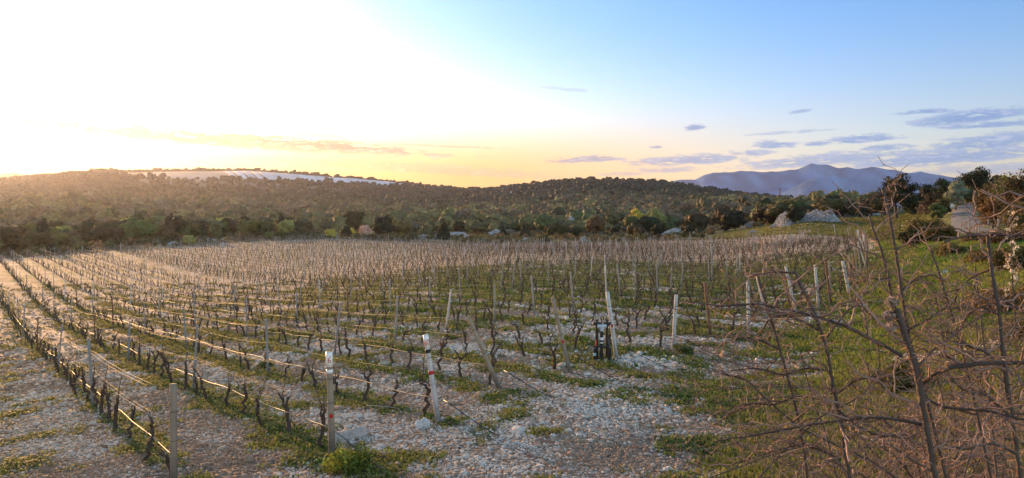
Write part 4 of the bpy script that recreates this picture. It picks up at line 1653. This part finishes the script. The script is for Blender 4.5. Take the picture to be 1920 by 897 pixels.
# ------------------------------------------------------------------ weeds and grass
def blades(name, x, y, per, h, w, colf, lean, g, lab, cat, broad=.0):
    n = len(x)
    z = Z(x, y)
    N = n * per
    hx, hy = np.repeat(x, per) + g.normal(size=N) * np.repeat(h, per) * .7, np.repeat(y, per) + g.normal(size=N) * np.repeat(h, per) * .7
    hz = np.repeat(z, per) - .01
    hh = np.repeat(h, per) * g.uniform(.45, 1.25, N)
    ww = np.repeat(w, per) * g.uniform(.6, 1.4, N)
    a = g.uniform(0, 6.28, N)
    l = lean * g.uniform(.2, 1.3, N)
    dx, dy = np.cos(a), np.sin(a)
    sx, sy = -dy, dx
    p0 = np.stack([hx - sx * ww / 2, hy - sy * ww / 2, hz], -1)
    p1 = np.stack([hx + sx * ww / 2, hy + sy * ww / 2, hz], -1)
    mz = hz + hh * .6
    m = .35 * l * hh
    q0 = np.stack([hx + dx * m + sx * ww * (.5 + broad), hy + dy * m + sy * ww * (.5 + broad), mz], -1)
    q1 = np.stack([hx + dx * m - sx * ww * (.5 + broad), hy + dy * m - sy * ww * (.5 + broad), mz], -1)
    t = np.stack([hx + dx * l * hh, hy + dy * l * hh, hz + hh * np.maximum(.25, 1 - .45 * l)], -1)
    V = np.stack([p0, p1, q0, q1, t], 1).reshape(-1, 3)
    i = (np.arange(N) * 5)[:, None]
    F4 = i + np.array([[0, 1, 2, 3]])
    F3 = i + np.array([[3, 2, 4]])
    c = colf(hx, hy) * g.uniform(.6, 1.4, N)[:, None]
    dry = g.random(N) < .14
    c[dry] = np.array([.27, .21, .10]) * g.uniform(.6, 1.2, (dry.sum(), 1))
    o = mk(name, V, [F4, F3], M_BLADE, None, np.repeat(c, 5, 0))
    return tag(o, lab, cat, None, 'stuff')


def wedge(g, n, r0, r1, px0, px1):
    y = r0 * (r1 / r0) ** g.random(n)
    x = (g.uniform(px0, px1, n) - 960) / FPX * y
    return x, y


def sow_weeds():
    g = np.random.default_rng(71)
    x, y = wedge(g, 130000, 7, 62, -60, 1760)
    n, t = RN[0] * x + RN[1] * y, RD[0] * x + RD[1] * y
    ph = (n - 2.16) / SP
    ph = np.abs(ph - np.round(ph))
    vine = in_field(x, y, 0)
    f2, f3, f1 = fbm(x * .7, y * .7, 22, 4), fbm(x * 2.6, y * 2.6, 23, 3), fbm(x * .13, y * .13, 21, 4)
    px = 960 + FPX * x / y
    band = np.exp(-((np.hypot(x, y) - 42) / 16) ** 2) * sstep(px, 500, 900)
    wv = sstep(f2 * .55 + f3 * .45 + .22 * np.exp(-(ph / .2) ** 2) + .18 * band + .1 * (f1 - .5), .56, .74)
    wh = sstep(f2 * .6 + f3 * .4 + .13 * sstep(x, -1, 4), .53, .68)
    keep = g.random(len(x)) < np.where(vine, wv, wh * .9) * .75
    x, y = x[keep], y[keep]

    def colf(a, b):
        k = sstep(fbm(a * .9, b * .9, 95, 3), .35, .65)[:, None]
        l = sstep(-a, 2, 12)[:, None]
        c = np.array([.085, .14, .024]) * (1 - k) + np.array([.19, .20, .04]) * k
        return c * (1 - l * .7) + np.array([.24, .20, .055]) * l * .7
    h = g.uniform(.04, .12, len(x)) * np.clip(y / 16, .8, 1.6)
    blades('weeds', x, y, 9, h, h * .16, colf, 1.0, g, 'patches of green and yellow weeds growing among the stones', 'weeds', .35)


sow_weeds()


def sow_litter():
    g = np.random.default_rng(73)
    x, y = wedge(g, 5200, 7, 30, -40, 1560)
    n, t = RN[0] * x + RN[1] * y, RD[0] * x + RD[1] * y
    ph = (n - 2.16) / SP
    ph = np.abs(ph - np.round(ph))
    k = g.random(len(x)) < np.where(ph < .28, .8, .25)
    x, y = x[k], y[k]
    z = Z(x, y)
    m = MB()
    for i in range(len(x)):
        L, a = g.uniform(.05, .28), g.uniform(0, 6.28)
        s_ = np.linspace(-.5, .5, 4)
        c = g.normal() * .5
        P = np.stack([x[i] + L * (s_ * math.cos(a) - c * s_ ** 2 * math.sin(a)), y[i] + L * (s_ * math.sin(a) + c * s_ ** 2 * math.cos(a)), z[i] + .025 + .03 * g.random() + s_ * L * g.normal() * .12], -1)
        m.add(*tube(P, g.uniform(.0025, .0055), 3, False), tint=np.array([1.5, 1.3, 1.1]) * g.uniform(.5, 1.9))
    tag(m.build('dead_twigs', M_CANE), 'dead vine twigs and dry stalks littering the stony ground', 'litter', None, 'stuff')


sow_litter()


def sow_verge():
    g = np.random.default_rng(72)
    x, y = wedge(g, 120000, 4.2, 75, 1330, 2000)
    col, st = ground_colour(x, y)
    n, t = RN[0] * x + RN[1] * y, RD[0] * x + RD[1] * y
    ok = (~in_field(x, y, 0)) & (st < .45) & (g.random(len(x)) < 1.1 - 2 * st)
    rx = np.array([q[0] for q in ROADLINE])
    ry = np.array([q[1] for q in ROADLINE])
    s = np.linspace(0, len(rx) - 1, 120)
    rx, ry = np.interp(s, np.arange(len(rx)), rx), np.interp(s, np.arange(len(ry)), ry)
    ok &= np.min(np.hypot(x[:, None] - rx, y[:, None] - ry), 1) > 2.3
    x, y = x[ok], y[ok]

    def colf(a, b):
        k = sstep(fbm(a * .4, b * .4, 96, 3), .38, .62)[:, None]
        nearm = (1 - sstep(b, 9, 16))[:, None]
        c = np.array([.095, .18, .024]) * (1 - k) + np.array([.24, .275, .045]) * k
        return c * (1 - .65 * nearm) + np.array([.25, .22, .06]) * .65 * nearm
    h = g.uniform(.06, .16, len(x)) * np.clip(y / 18, .7, 1.7)
    blades('grass', x, y, 7, h, h * .09 + .004, colf, .8, g, 'rough green grass on the verge beside the vineyard', 'grass', .1)
    x, y = wedge(g, 26000, 60, 185, 1240, 1760)
    ok = meadow(x, y) & ~in_field(x, y, 1.5)
    x, y = x[ok], y[ok]
    h = g.uniform(.10, .28, len(x))
    blades('grass', x, y, 6, h, h * .35, lambda a, b: np.array([.19, .18, .06]) * (1 - .5 * sstep(fbm(a * .08, b * .08, 97, 3), .4, .6))[:, None] + np.array([.02, .03, 0]), .8, g,
           'short olive-green grass of the meadow beyond the vineyard', 'grass', .1)


sow_verge()

# single weed clumps that stand out
for px, py, hw, lab in [(655, 884, .26, 'bushy yellow-green weed clump in front of the post marked 6'),
                        (1281, 664, .22, 'dark green weed clump at the foot of the upright whitish end post'),
                        (500, 690, .18, 'round green weed cushion below the vines of the third row')]:
    p = ground_hit(px, py, 5)
    g = np.random.default_rng(int(px))
    r = root('weed_clump', p)
    c, rad = crown_clumps(g, hw * 2.6, hw * .95, 0, 'bush')
    V, F, T = leaf_quads(g, c, rad, 1100, .045)
    mk('leaves', V, F, LEAF['green'] if px != 655 else mat_leaf('weed_leaves', (.13, .16, .03), .35, 0), r, T * 1.2)
    tag(r, lab, 'weed')


# ------------------------------------------------------------------ irrigation pipes
def manifold():
    p = ground_hit(1130, 676, 5)
    d = p[1]
    k = d / FPX
    r = root('irrigation_pipes', p)
    tag(r, 'cluster of upright black irrigation pipes with valves at the vine row end', 'pipes')

    def X(px):
        return (px - 1130) * k

    def H(py):
        return (676 - py) * k
    for px, top, dy in ((1119, 606, .02), (1127.5, 616, -.03), (1138, 606, .02)):
        m = MB()
        rad = .030 if px != 1127.5 else .034
        m.add(*tube([(X(px), dy, -.15), (X(px), dy, H(top))], rad, 14))
        for q in (.22, .62):
            z = H(top) * q
            m.add(*tube([(X(px), dy, z - .02), (X(px), dy, z + .02)], rad * 1.22, 14))
        pipe = m.build('riser_pipe', M_BLACK, r, False)
        if px != 1127.5:
            c = MB()
            z = H(top)
            c.add(*tube([(X(px), dy, z - .05), (X(px), dy, z + .01)], .045, 14))
            c.add(*tube([(X(px) - .075, dy, z - .01), (X(px) + .075, dy, z - .01)], .034, 14))
            c.add(*tube([(X(px), dy, z), (X(px), dy, z + .055)], .022, 12))
            c.add(*box(X(px), dy, z + .065, .085, .03, .022))
            c.build('valve', M_BLACK, r, False)
        else:
            z0, z1_ = H(643), H(632)
            mk('white_collar', *tube([(X(px), dy, z0), (X(px), dy, z1_)], .038, 14), M_WHITEPL, r, None, False)
            t = MB()
            t.add(*tube([(X(1119.5), dy, H(611)), (X(1136.5), dy, H(611))], .036, 14))
            t.add(*tube([(X(px), dy, H(620)), (X(px), dy, H(612))], .042, 14))
            t.build('grey_tee', M_GREYPL, r, False)
    # lower fittings
    m = MB()
    m.add(*tube([(X(1112), -.05, H(649)), (X(1138), -.05, H(649))], .022, 10))
    m.build('cross_pipe', M_BLACK, r)
    mk('red_handle', *tube([(X(1116), -.07, H(648)), (X(1117.5), -.07, H(638))], .014, 8), M_RED, r)
    m = MB()
    m.add(*tube([(X(1114), -.06, H(662)), (X(1114), -.06, H(652))], .026, 12))
    m.add(*tube([(X(1114), -.06, H(673)), (X(1114), -.06, H(666))], .03, 12))
    m.build('small_filter', M_BLACK, r)
    mk('blue_cap', *tube([(X(1114), -.06, H(666)), (X(1114), -.06, H(661))], .032, 12), M_BLUEPL, r)
    m = MB()
    m.add(*tube([(X(1142.5), -.03, H(680)), (X(1142.5), -.03, H(652))], .042, 14))
    m.add(*tube([(X(1142.5), -.03, H(652)), (X(1140), 0, H(640)), (X(1138), .02, H(632))], .02, 10))
    m.build('filter_body', M_BLACK, r)


manifold()

# ------------------------------------------------------------------ poles, stakes, fence, sheets
for px, py, top, w, lab in [(500, 411, 390, .45, 'thin white pole standing among the trees of the left woods'),
                            (247, 428, 406, .4, 'faint pale pole in the dusky left woods'),
                            (958, 374, 358, .8, 'pale utility pole on the far slope above the middle woods'),
                            (1242, 368, 355, .7, 'white post on the slope of the round wooded hill'),
                            (1462, 371, 353, .3, 'dark utility pole rising over the woods before the mountains'),
                            (418, 468, 454, .18, 'short white stake at the left back edge of the vineyard')]:
    p = ground_hit(px, py, 30)
    if p is None:
        p = at_depth(px, py, 400)
    h = (py - top) / FPX * p[1]
    o = mk('pole', *tube([(0, 0, -1), (0, 0, h)], min(w, h * .05), 8), M_WHITEP if 'dark' not in lab else M_BROWNP, None, None, True)
    o.location = p
    if 'utility' in lab:
        mk('crossarm', *box(0, 0, h * .93, h * .22, .2, .2), M_BROWNP, o)
    tag(o, lab, 'pole')

FP = [(1802, 62), (1818, 60.5), (1836, 59), (1853, 57.5), (1872, 55.5), (1893, 53.5)]
tops = []
for i, (px, y) in enumerate(FP):
    x = (px - 960) / FPX * y
    z = z1(x, y)
    o = post_mesh((rnd.gauss(0, .03), 0, 1.2), .09, M_GREYP, 'fence_post', 8)
    o.location = (x, y, z)
    tops.append((x, y, z))
    tag(o, f'grey fence post beside the gravel track, {nth(i + 1)} of the six from the left', 'post', 'fence posts along the gravel track')
for hgt, w in ((1.1, 'top'), (.75, 'middle'), (.4, 'bottom')):
    o = mk('fence_wire', *tube(np.array(tops) + (0, -.05, hgt), .006, 4), M_WIRE)
    tag(o, f'{w} wire of the fence along the gravel track', 'wire')
# white stone on the bank by the track
p = ground_hit(1783, 389, 40)
o = rock_mesh('white_boulder', .9, .6, .45, 9, M_STONE, 3)
o.location = p + (0, 0, .3)
o.data.attributes['tint'].data.foreach_set('color', np.tile([.6, .6, .6, 1], len(o.data.vertices)).astype('f'))
tag(o, 'white boulder on the bank where the gravel track climbs away', 'rock')


def sheets():
    lo = ([440, 520, 640, 720, 820], [331, 334, 341, 349, 357])
    hi = ([440, 520, 640, 720, 820], [322, 326, 335, 342.5, 355])
    edges = [436, 452, 470, 486, 500, 522, 548, 575, 604, 636, 668, 700, 735, 770, 812]
    for i in range(len(edges) - 1):
        a, b = edges[i], edges[i + 1] - (5 if i < 4 else 1.2)
        q = []
        for px, f in ((a, 0), (b, 0), (b - 14, 1), (a - 14, 1)):
            pl, ph = np.interp(px + (14 if f else 0), *lo), np.interp(px + (14 if f else 0), *hi)
            dd = np.interp(px, [430, 640, 820], [1130, 1185, 1400])
            y = dd + f * 190
            x = (px - 960) / FPX * y
            q.append((x, y))
        m = 10
        u = np.linspace(0, 1, m)
        P = []
        for s in u:
            for t in (0, .5, 1):
                l = np.array(q[0]) * (1 - s) + np.array(q[3]) * s
                r_ = np.array(q[1]) * (1 - s) + np.array(q[2]) * s
                P.append(l * (1 - t) + r_ * t)
        P = np.array(P)
        zt = Z(P[:, 0], P[:, 1]) + 1.9
        V = np.r_[np.c_[P, zt], np.c_[P, zt - .5]]
        F = []
        N = len(P)
        for s in range(m - 1):
            for t in range(2):
                k = s * 3 + t
                F.append((k, k + 1, k + 4, k + 3))
                F.append((N + k, N + k + 3, N + k + 4, N + k + 1))
            F.append((s * 3, s * 3 + 3, N + s * 3 + 3, N + s * 3))
            F.append((s * 3 + 2, N + s * 3 + 2, N + s * 3 + 5, s * 3 + 5))
        F.append((0, N, N + 1, 1))
        F.append((1, N + 1, N + 2, 2))
        o = mk('crop_cover', V, np.array(F), M_SHEET, None, np.full(2 * N, rnd.uniform(.8, 1.1)))
        tag(o, f'white crop sheet on the far left hill, {nth(i + 1)} strip from the left', 'crop cover', 'white sheets on the far hill')


sheets()

# prunings dropped between the rows
for px, py, L, lab in [(30, 820, .4, 'pale curved vine cutting lying alone on the gravel at far left'),
                       (185, 800, .5, 'pale bent vine cutting below the leftmost row, near its dark brushwood'),
                       (165, 785, .35, 'short pale cutting beside the dark brushwood of the leftmost row'),
                       (690, 800, .6, 'long dark vine cutting between the posts marked 6 and 60'),
                       (715, 770, .7, 'long reddish vine cutting behind the flat pale stone'),
                       (600, 760, .4, 'curled pale cutting left of the post marked 6'),
                       (760, 745, .4, 'thin dark cutting just left of the post marked 60')]:
    p = ground_hit(px, py, 5)
    g = np.random.default_rng(int(px + py))
    a = g.uniform(-.6, .6)
    s = np.linspace(-.5, .5, 9)
    c = g.uniform(-.5, .5)
    x = p[0] + L * (s * math.cos(a) - c * s * s * math.sin(a))
    y = p[1] + L * (s * math.sin(a) + c * s * s * math.cos(a)) * 1.4
    z = Z(x, y) + .04 + .05 * (1 - (s * 2) ** 2) * g.random()
    o = mk('vine_cutting', *tube(np.stack([x, y, z], -1), np.linspace(.009, .005, 9), 5), M_CANE if 'pale' not in lab else M_WOOD, None, np.full(45, 1.6))
    tag(o, lab, 'cutting')


# ------------------------------------------------------------------ the thorn bushes in front
def smooth_path(P, n):
    P = np.asarray(P, float)
    s = np.r_[0, np.cumsum(np.linalg.norm(np.diff(P, axis=0), axis=1))]
    t = np.linspace(0, s[-1], n)
    Q = np.stack([np.interp(t, s, P[:, i]) for i in range(3)], -1)
    for _ in range(2):
        Q[1:-1] = (Q[:-2] + 2 * Q[1:-1] + Q[2:]) / 4
    return Q


def thorns(m, g, p, d, L, rad):
    """one straight thorn and one hooked the other way"""
    a = np.cross(d, g.normal(size=3))
    a /= max(np.linalg.norm(a), 1e-6)
    for s in (1, -1):
        if g.random() < .75:
            e = p + a * s * L * g.uniform(.6, 1.2) + d * L * .35 * g.uniform(-.3, 1)
            m.add(*tube(np.array([p, p * .4 + e * .6, e]), (rad, rad * .55, rad * .12), 3, False), tint=(3.6, 2.2, 1.5))


def twig(m, g, p, d, L, rad, depth=0, up=.15):
    """zigzag twig with thorns at every node; may fork"""
    seg = g.uniform(.026, .042)
    n = max(3, int(L / seg))
    P, dirs = [p], []
    d = d / np.linalg.norm(d)
    side = np.cross(d, g.normal(size=3))
    side /= max(np.linalg.norm(side), 1e-6)
    curl = g.normal(size=3) * .05
    curl[2] += up * g.uniform(-.6, 1.0) * .5
    for i in range(n):
        d = d + curl * .6 + g.normal(size=3) * .08
        d /= np.linalg.norm(d)
        z = d + side * (.38 if i % 2 else -.38)
        z /= np.linalg.norm(z)
        P.append(P[-1] + z * seg)
        dirs.append(z)
    P = np.array(P)
    rr = np.linspace(rad, max(.0009, rad * .42), len(P))
    tone = g.uniform(1.2, 4.6)
    m.add(*tube(P, rr, 5 if rad > .003 else 4, False), tint=(tone * 1.1, tone * .98, tone * .95))
    for i in range(1, n):
        if g.random() < .8:
            thorns(m, g, P[i], dirs[i], g.uniform(.009, .019), max(.0011, rr[i] * .55))
        if depth < 2 and g.random() < (.26 if depth == 0 else .14):
            b = dirs[i] + side * (1 if i % 2 else -1) * g.uniform(.6, 1.3) + g.normal(size=3) * .4
            twig(m, g, P[i], b, L * g.uniform(.25, .55), rr[i] * .75, depth + 1, up)


def stem_part(bush, org, P, r0, r1, ntw, Ltw, seed, twig_rad=.0026, f0=.1, face=.55):
    g = np.random.default_rng(seed)
    n = max(10, int(len(P) * 5))
    Q = smooth_path(P, n)
    Q[1:-1] += g.normal(size=(n - 2, 3)) * r0 * .09
    rr = np.linspace(r0, r1, n) * (1 + .10 * g.normal(size=n))
    m = MB()
    m.add(*tube(Q - org, rr, 9), tint=1.0)
    for _ in range(int(n * 1.2)):                      # knots and stubs
        i = g.integers(1, n - 1)
        thorns(m, g, Q[i] - org, (Q[i] - Q[i - 1]) / np.linalg.norm(Q[i] - Q[i - 1]), r0 * 1.9 + .006, rr[i] * .35)
    t = m
    for k in range(ntw):
        f = f0 + (1 - f0) * (k + g.random()) / ntw
        i = min(n - 2, int(f * (n - 1)))
        d = (Q[i + 1] - Q[i]) / np.linalg.norm(Q[i + 1] - Q[i])
        a = np.array([(1 if k % 2 else -1) * g.uniform(.5, 1), g.normal() * face, g.uniform(-.25, .55)])
        twig(t, g, Q[i] - org, a + d * .5, Ltw * g.uniform(.45, 1.25), min(twig_rad * g.uniform(.8, 1.4), rr[i] * .8))
    return m.build('stem', M_THORN, bush, True)


def to_ground(pts):
    """carry a traced stem on down into the soil"""
    a, b = pts[0], pts[1]
    d = (a - b) / np.linalg.norm(a - b)
    if d[2] > -.35:
        return pts
    out = [a]
    q = a.copy()
    for _ in range(60):
        q = q + d * .06
        d = d + np.array([0, 0, -.05])
        d /= np.linalg.norm(d)
        out.append(q.copy())
        if q[2] < z1(q[0], q[1]) - .05:
            break
    return np.r_[np.array(out)[::-1], pts[1:]]


def traced(path, d0, d1):
    k = len(path)
    return np.array([at_depth(px, py, d0 + (d1 - d0) * i / (k - 1)) for i, (px, py) in enumerate(path)])


BUSHES = [
    ('large grey-brown thorn bush with the thickest stem, nearest on the right', [
        # path, depth, px width start/end, twigs, twig length
        ([(1755, 910), (1738, 810), (1727, 740), (1711, 670), (1690, 605), (1681, 580)], 1.55, 1.62, 20, 13, 9, .22),
        ([(1725, 722), (1750, 702), (1785, 688), (1850, 681), (1935, 680)], 1.6, 1.5, 11, 8, 9, .20),
        ([(1729, 797), (1690, 788), (1645, 782), (1600, 786), (1520, 796), (1440, 812), (1340, 828)], 1.58, 1.75, 8.5, 3.5, 14, .2),
        ([(1692, 668), (1640, 640), (1590, 613), (1535, 595), (1470, 580), (1420, 570), (1340, 575)], 1.65, 1.9, 9, 4, 12, .2),
        ([(1728, 745), (1770, 765), (1850, 770), (1930, 790)], 1.65, 1.5, 7, 5, 8, .2),
    ]),
    ('slender thorn bush leaning left with two tall forked stems', [
        ([(1594, 905), (1580, 800), (1563, 730), (1549, 650), (1528, 590), (1508, 548), (1490, 512)], 2.0, 2.1, 12, 7, 12, .24),
        ([(1514, 905), (1506, 830), (1491, 760), (1472, 690), (1455, 630), (1440, 580), (1428, 545), (1420, 515)], 2.1, 2.2, 10, 5, 13, .24),
        ([(1690, 905), (1640, 868), (1580, 840), (1500, 803), (1440, 752), (1400, 712), (1350, 700)], 2.0, 2.2, 7, 3.5, 12, .24),
        ([(1600, 905), (1560, 850), (1500, 833), (1440, 850), (1370, 872)], 2.1, 2.2, 6, 3, 9, .24),
        ([(1560, 860), (1545, 800), (1530, 770), (1510, 700), (1500, 660)], 2.3, 2.4, 5, 3, 8, .2),
        ([(1545, 640), (1575, 600), (1590, 580), (1612, 570), (1640, 600)], 2.08, 2.1, 5, 3, 6, .16),
        ([(1462, 655), (1430, 640), (1395, 632), (1365, 640), (1340, 655)], 2.12, 2.25, 5, 2.5, 9, .18),
        ([(1487, 745), (1450, 760), (1410, 755), (1370, 775), (1335, 800)], 2.1, 2.25, 5, 2.5, 9, .18),
        ([(1566, 740), (1600, 715), (1640, 705), (1670, 720)], 2.05, 1.95, 5.5, 2.8, 8, .18),
        ([(1538, 620), (1500, 600), (1465, 590), (1440, 600), (1418, 640)], 2.08, 2.2, 5, 2.5, 7, .16),
        ([(1572, 770), (1610, 800), (1650, 820), (1700, 815)], 2.0, 1.85, 5.5, 3, 8, .18),
        ([(1503, 815), (1540, 780), (1575, 765), (1620, 740), (1650, 690), (1645, 640)], 2.1, 2.2, 6, 3, 11, .18),
        ([(1490, 512), (1455, 510), (1420, 515), (1400, 522)], 2.1, 2.15, 4.5, 2.5, 5, .12),
        ([(1548, 695), (1510, 690), (1470, 705), (1420, 690), (1370, 695)], 2.1, 2.2, 5, 2.5, 8, .16),
    ]),
    ('tall thin thorn bush reaching above the skyline beside the verge', [
        ([(1740, 760), (1722, 690), (1705, 640), (1692, 560), (1684, 500), (1672, 430), (1664, 390), (1655, 356)], 2.2, 2.3, 10, 6, 15, .20),
        ([(1712, 690), (1690, 620), (1672, 560), (1663, 510), (1650, 460), (1640, 440), (1630, 405)], 2.3, 2.4, 7, 4.5, 12, .20),
        ([(1700, 620), (1740, 600), (1775, 575), (1800, 580), (1830, 560)], 2.22, 2.3, 6, 3, 9, .18),
        ([(1690, 545), (1720, 520), (1750, 515), (1775, 530)], 2.25, 2.3, 4.5, 2.5, 6, .14),
        ([(1815, 700), (1780, 670), (1755, 640), (1730, 640)], 2.3, 2.2, 5, 2.5, 7, .16),
        ([(1680, 470), (1700, 455), (1722, 465)], 2.25, 2.3, 4, 2, 3, .09),
        ([(1655, 358), (1668, 350), (1685, 346), (1700, 350)], 2.3, 2.3, 4, 2, 1, .06),
        ([(1655, 362), (1632, 372), (1615, 385), (1604, 402)], 2.3, 2.35, 3.5, 2, 1, .06),
        ([(1672, 520), (1645, 525), (1625, 520), (1600, 535)], 2.3, 2.4, 3.5, 2, 4, .12),
        ([(1850, 860), (1820, 720), (1800, 640), (1775, 560), (1757, 500), (1742, 462)], 2.3, 2.4, 8, 5, 14, .22),
        ([(1860, 800), (1848, 680), (1840, 600), (1828, 500)], 2.6, 2.7, 6, 4, 9, .22),
    ]),
    ('thorny thicket at the right edge with a stout upright stem', [
        ([(1915, 910), (1895, 770), (1880, 660), (1870, 570), (1858, 500), (1852, 440)], 2.0, 2.1, 13, 8, 13, .24),
        ([(1852, 440), (1820, 442), (1790, 447), (1770, 455)], 2.1, 2.0, 6, 4, 5, .12),
        ([(1852, 442), (1890, 441), (1935, 440)], 2.1, 2.0, 6, 4, 4, .12),
        ([(1858, 505), (1820, 520), (1795, 545), (1790, 570)], 2.08, 2.2, 5, 3, 6, .14),
        ([(1876, 560), (1900, 575), (1935, 600)], 2.1, 2.0, 6, 4, 5, .18),
        ([(1885, 700), (1850, 660), (1815, 650), (1780, 620), (1760, 625)], 2.02, 2.1, 7, 3, 9, .18),
        ([(1893, 780), (1850, 740), (1810, 735), (1770, 700)], 2.0, 2.0, 7, 3, 9, .18),
        ([(1872, 590), (1840, 575), (1815, 590), (1800, 620)], 2.08, 2.15, 5, 2.5, 6, .14),
        ([(1905, 850), (1860, 830), (1810, 845), (1760, 830)], 1.95, 1.9, 7, 3, 9, .18),
        ([(1935, 360), (1900, 380), (1875, 402)], 1.5, 1.6, 7, 4, 3, .08),
        ([(1935, 385), (1905, 398), (1890, 425)], 1.5, 1.6, 6, 4, 3, .08),
    ]),
]
for bi, (lab, stems) in enumerate(BUSHES):
    first = to_ground(traced(stems[0][0], stems[0][1], stems[0][2]))
    org = np.array([first[0][0], first[0][1], z1(first[0][0], first[0][1])])
    r = root('thorn_bush', org)
    for si, (path, d0, d1, w0, w1, ntw, Lt) in enumerate(stems):
        P = traced(path, d0, d1)
        if path[0][1] > 690 and path[0][1] - path[-1][1] > 100:
            P = to_ground(P)
        stem_part(r, org, P, w0 / FPX * d0 / 2 * .85, w1 / FPX * d1 / 2 * .85, int(ntw * 1.25) + (6 if len(P) > 12 else 0), Lt, 1000 + bi * 50 + si)
    if bi == 0:
        g = np.random.default_rng(4)
        c = at_depth(1670, 592, 1.62) - org
        V, F, T = leaf_quads(g, np.array([c, c + (0, 0, .03), c - (0, 0, .025)]), np.array([.017, .013, .012]), 140, .016)
        mk('withered_flower', V, F, mat_leaf('withered_flower', (.36, .27, .25), .2, 0), r, T)
    if bi == 3:
        g = np.random.default_rng(14)
        cs = np.array([at_depth(1896 + 8 * math.sin(i * 1.3), 400 + i * 11, 2.6) for i in range(15)]) - org
        V, F, T = leaf_quads(g, cs, np.full(15, .013), 230, .011)
        mk('blossom', V, F, mat_leaf('white_blossom', (.62, .52, .46), .3, 0), r, T)
        stem_part(r, org, np.array([at_depth(1905, 620, 2.6), at_depth(1898, 520, 2.6), at_depth(1896, 400, 2.6)]), .003, .0015, 5, .08, 77)
    tag(r, lab, 'bush', 'thorn bushes in front')


def thicket(lab, px0, px1, y0, y1, n, hmin, hmax, seed):
    """a low tangle: many arching stems from one patch of ground"""
    g = np.random.default_rng(seed)
    ym = (y0 + y1) / 2
    ox, oy = ((px0 + px1) / 2 - 960) / FPX * ym, ym
    org = np.array([ox, oy, z1(ox, oy)])
    r = root('thorn_thicket', org)
    for i in range(n):
        y = g.uniform(y0, y1)
        x = (g.uniform(px0, px1) - 960) / FPX * y
        b = np.array([x, y, z1(x, y) - .05])
        h = g.uniform(hmin, hmax)
        a = g.uniform(0, 6.28)
        reach = h * g.uniform(.45, 1.25)
        e = np.array([math.cos(a), math.sin(a) * .6, 0]) * reach
        P = np.array([b, b + e * .15 + (0, 0, h * .4), b + e * .5 + (0, 0, h * .8), b + e + (0, 0, h * g.uniform(.55, .95))])
        stem_part(r, org, P, g.uniform(.004, .0065), .0022, 14, .34, seed * 100 + i, .0030, .15)
    tag(r, lab, 'bush', 'thorn bushes in front')


thicket('low tangle of dry thorn twigs filling the bottom right corner', 1690, 1960, 2.3, 4.4, 40, .7, 1.25, 5)
thicket('dry thorn tangle behind the slender leaning bush, over the grass', 1560, 1760, 3.4, 5.2, 10, .6, 1.0, 6)
thicket('thorn tangle rising at the right edge below the roadside trees', 1790, 1990, 4.4, 7.5, 20, 1.1, 2.1, 7)
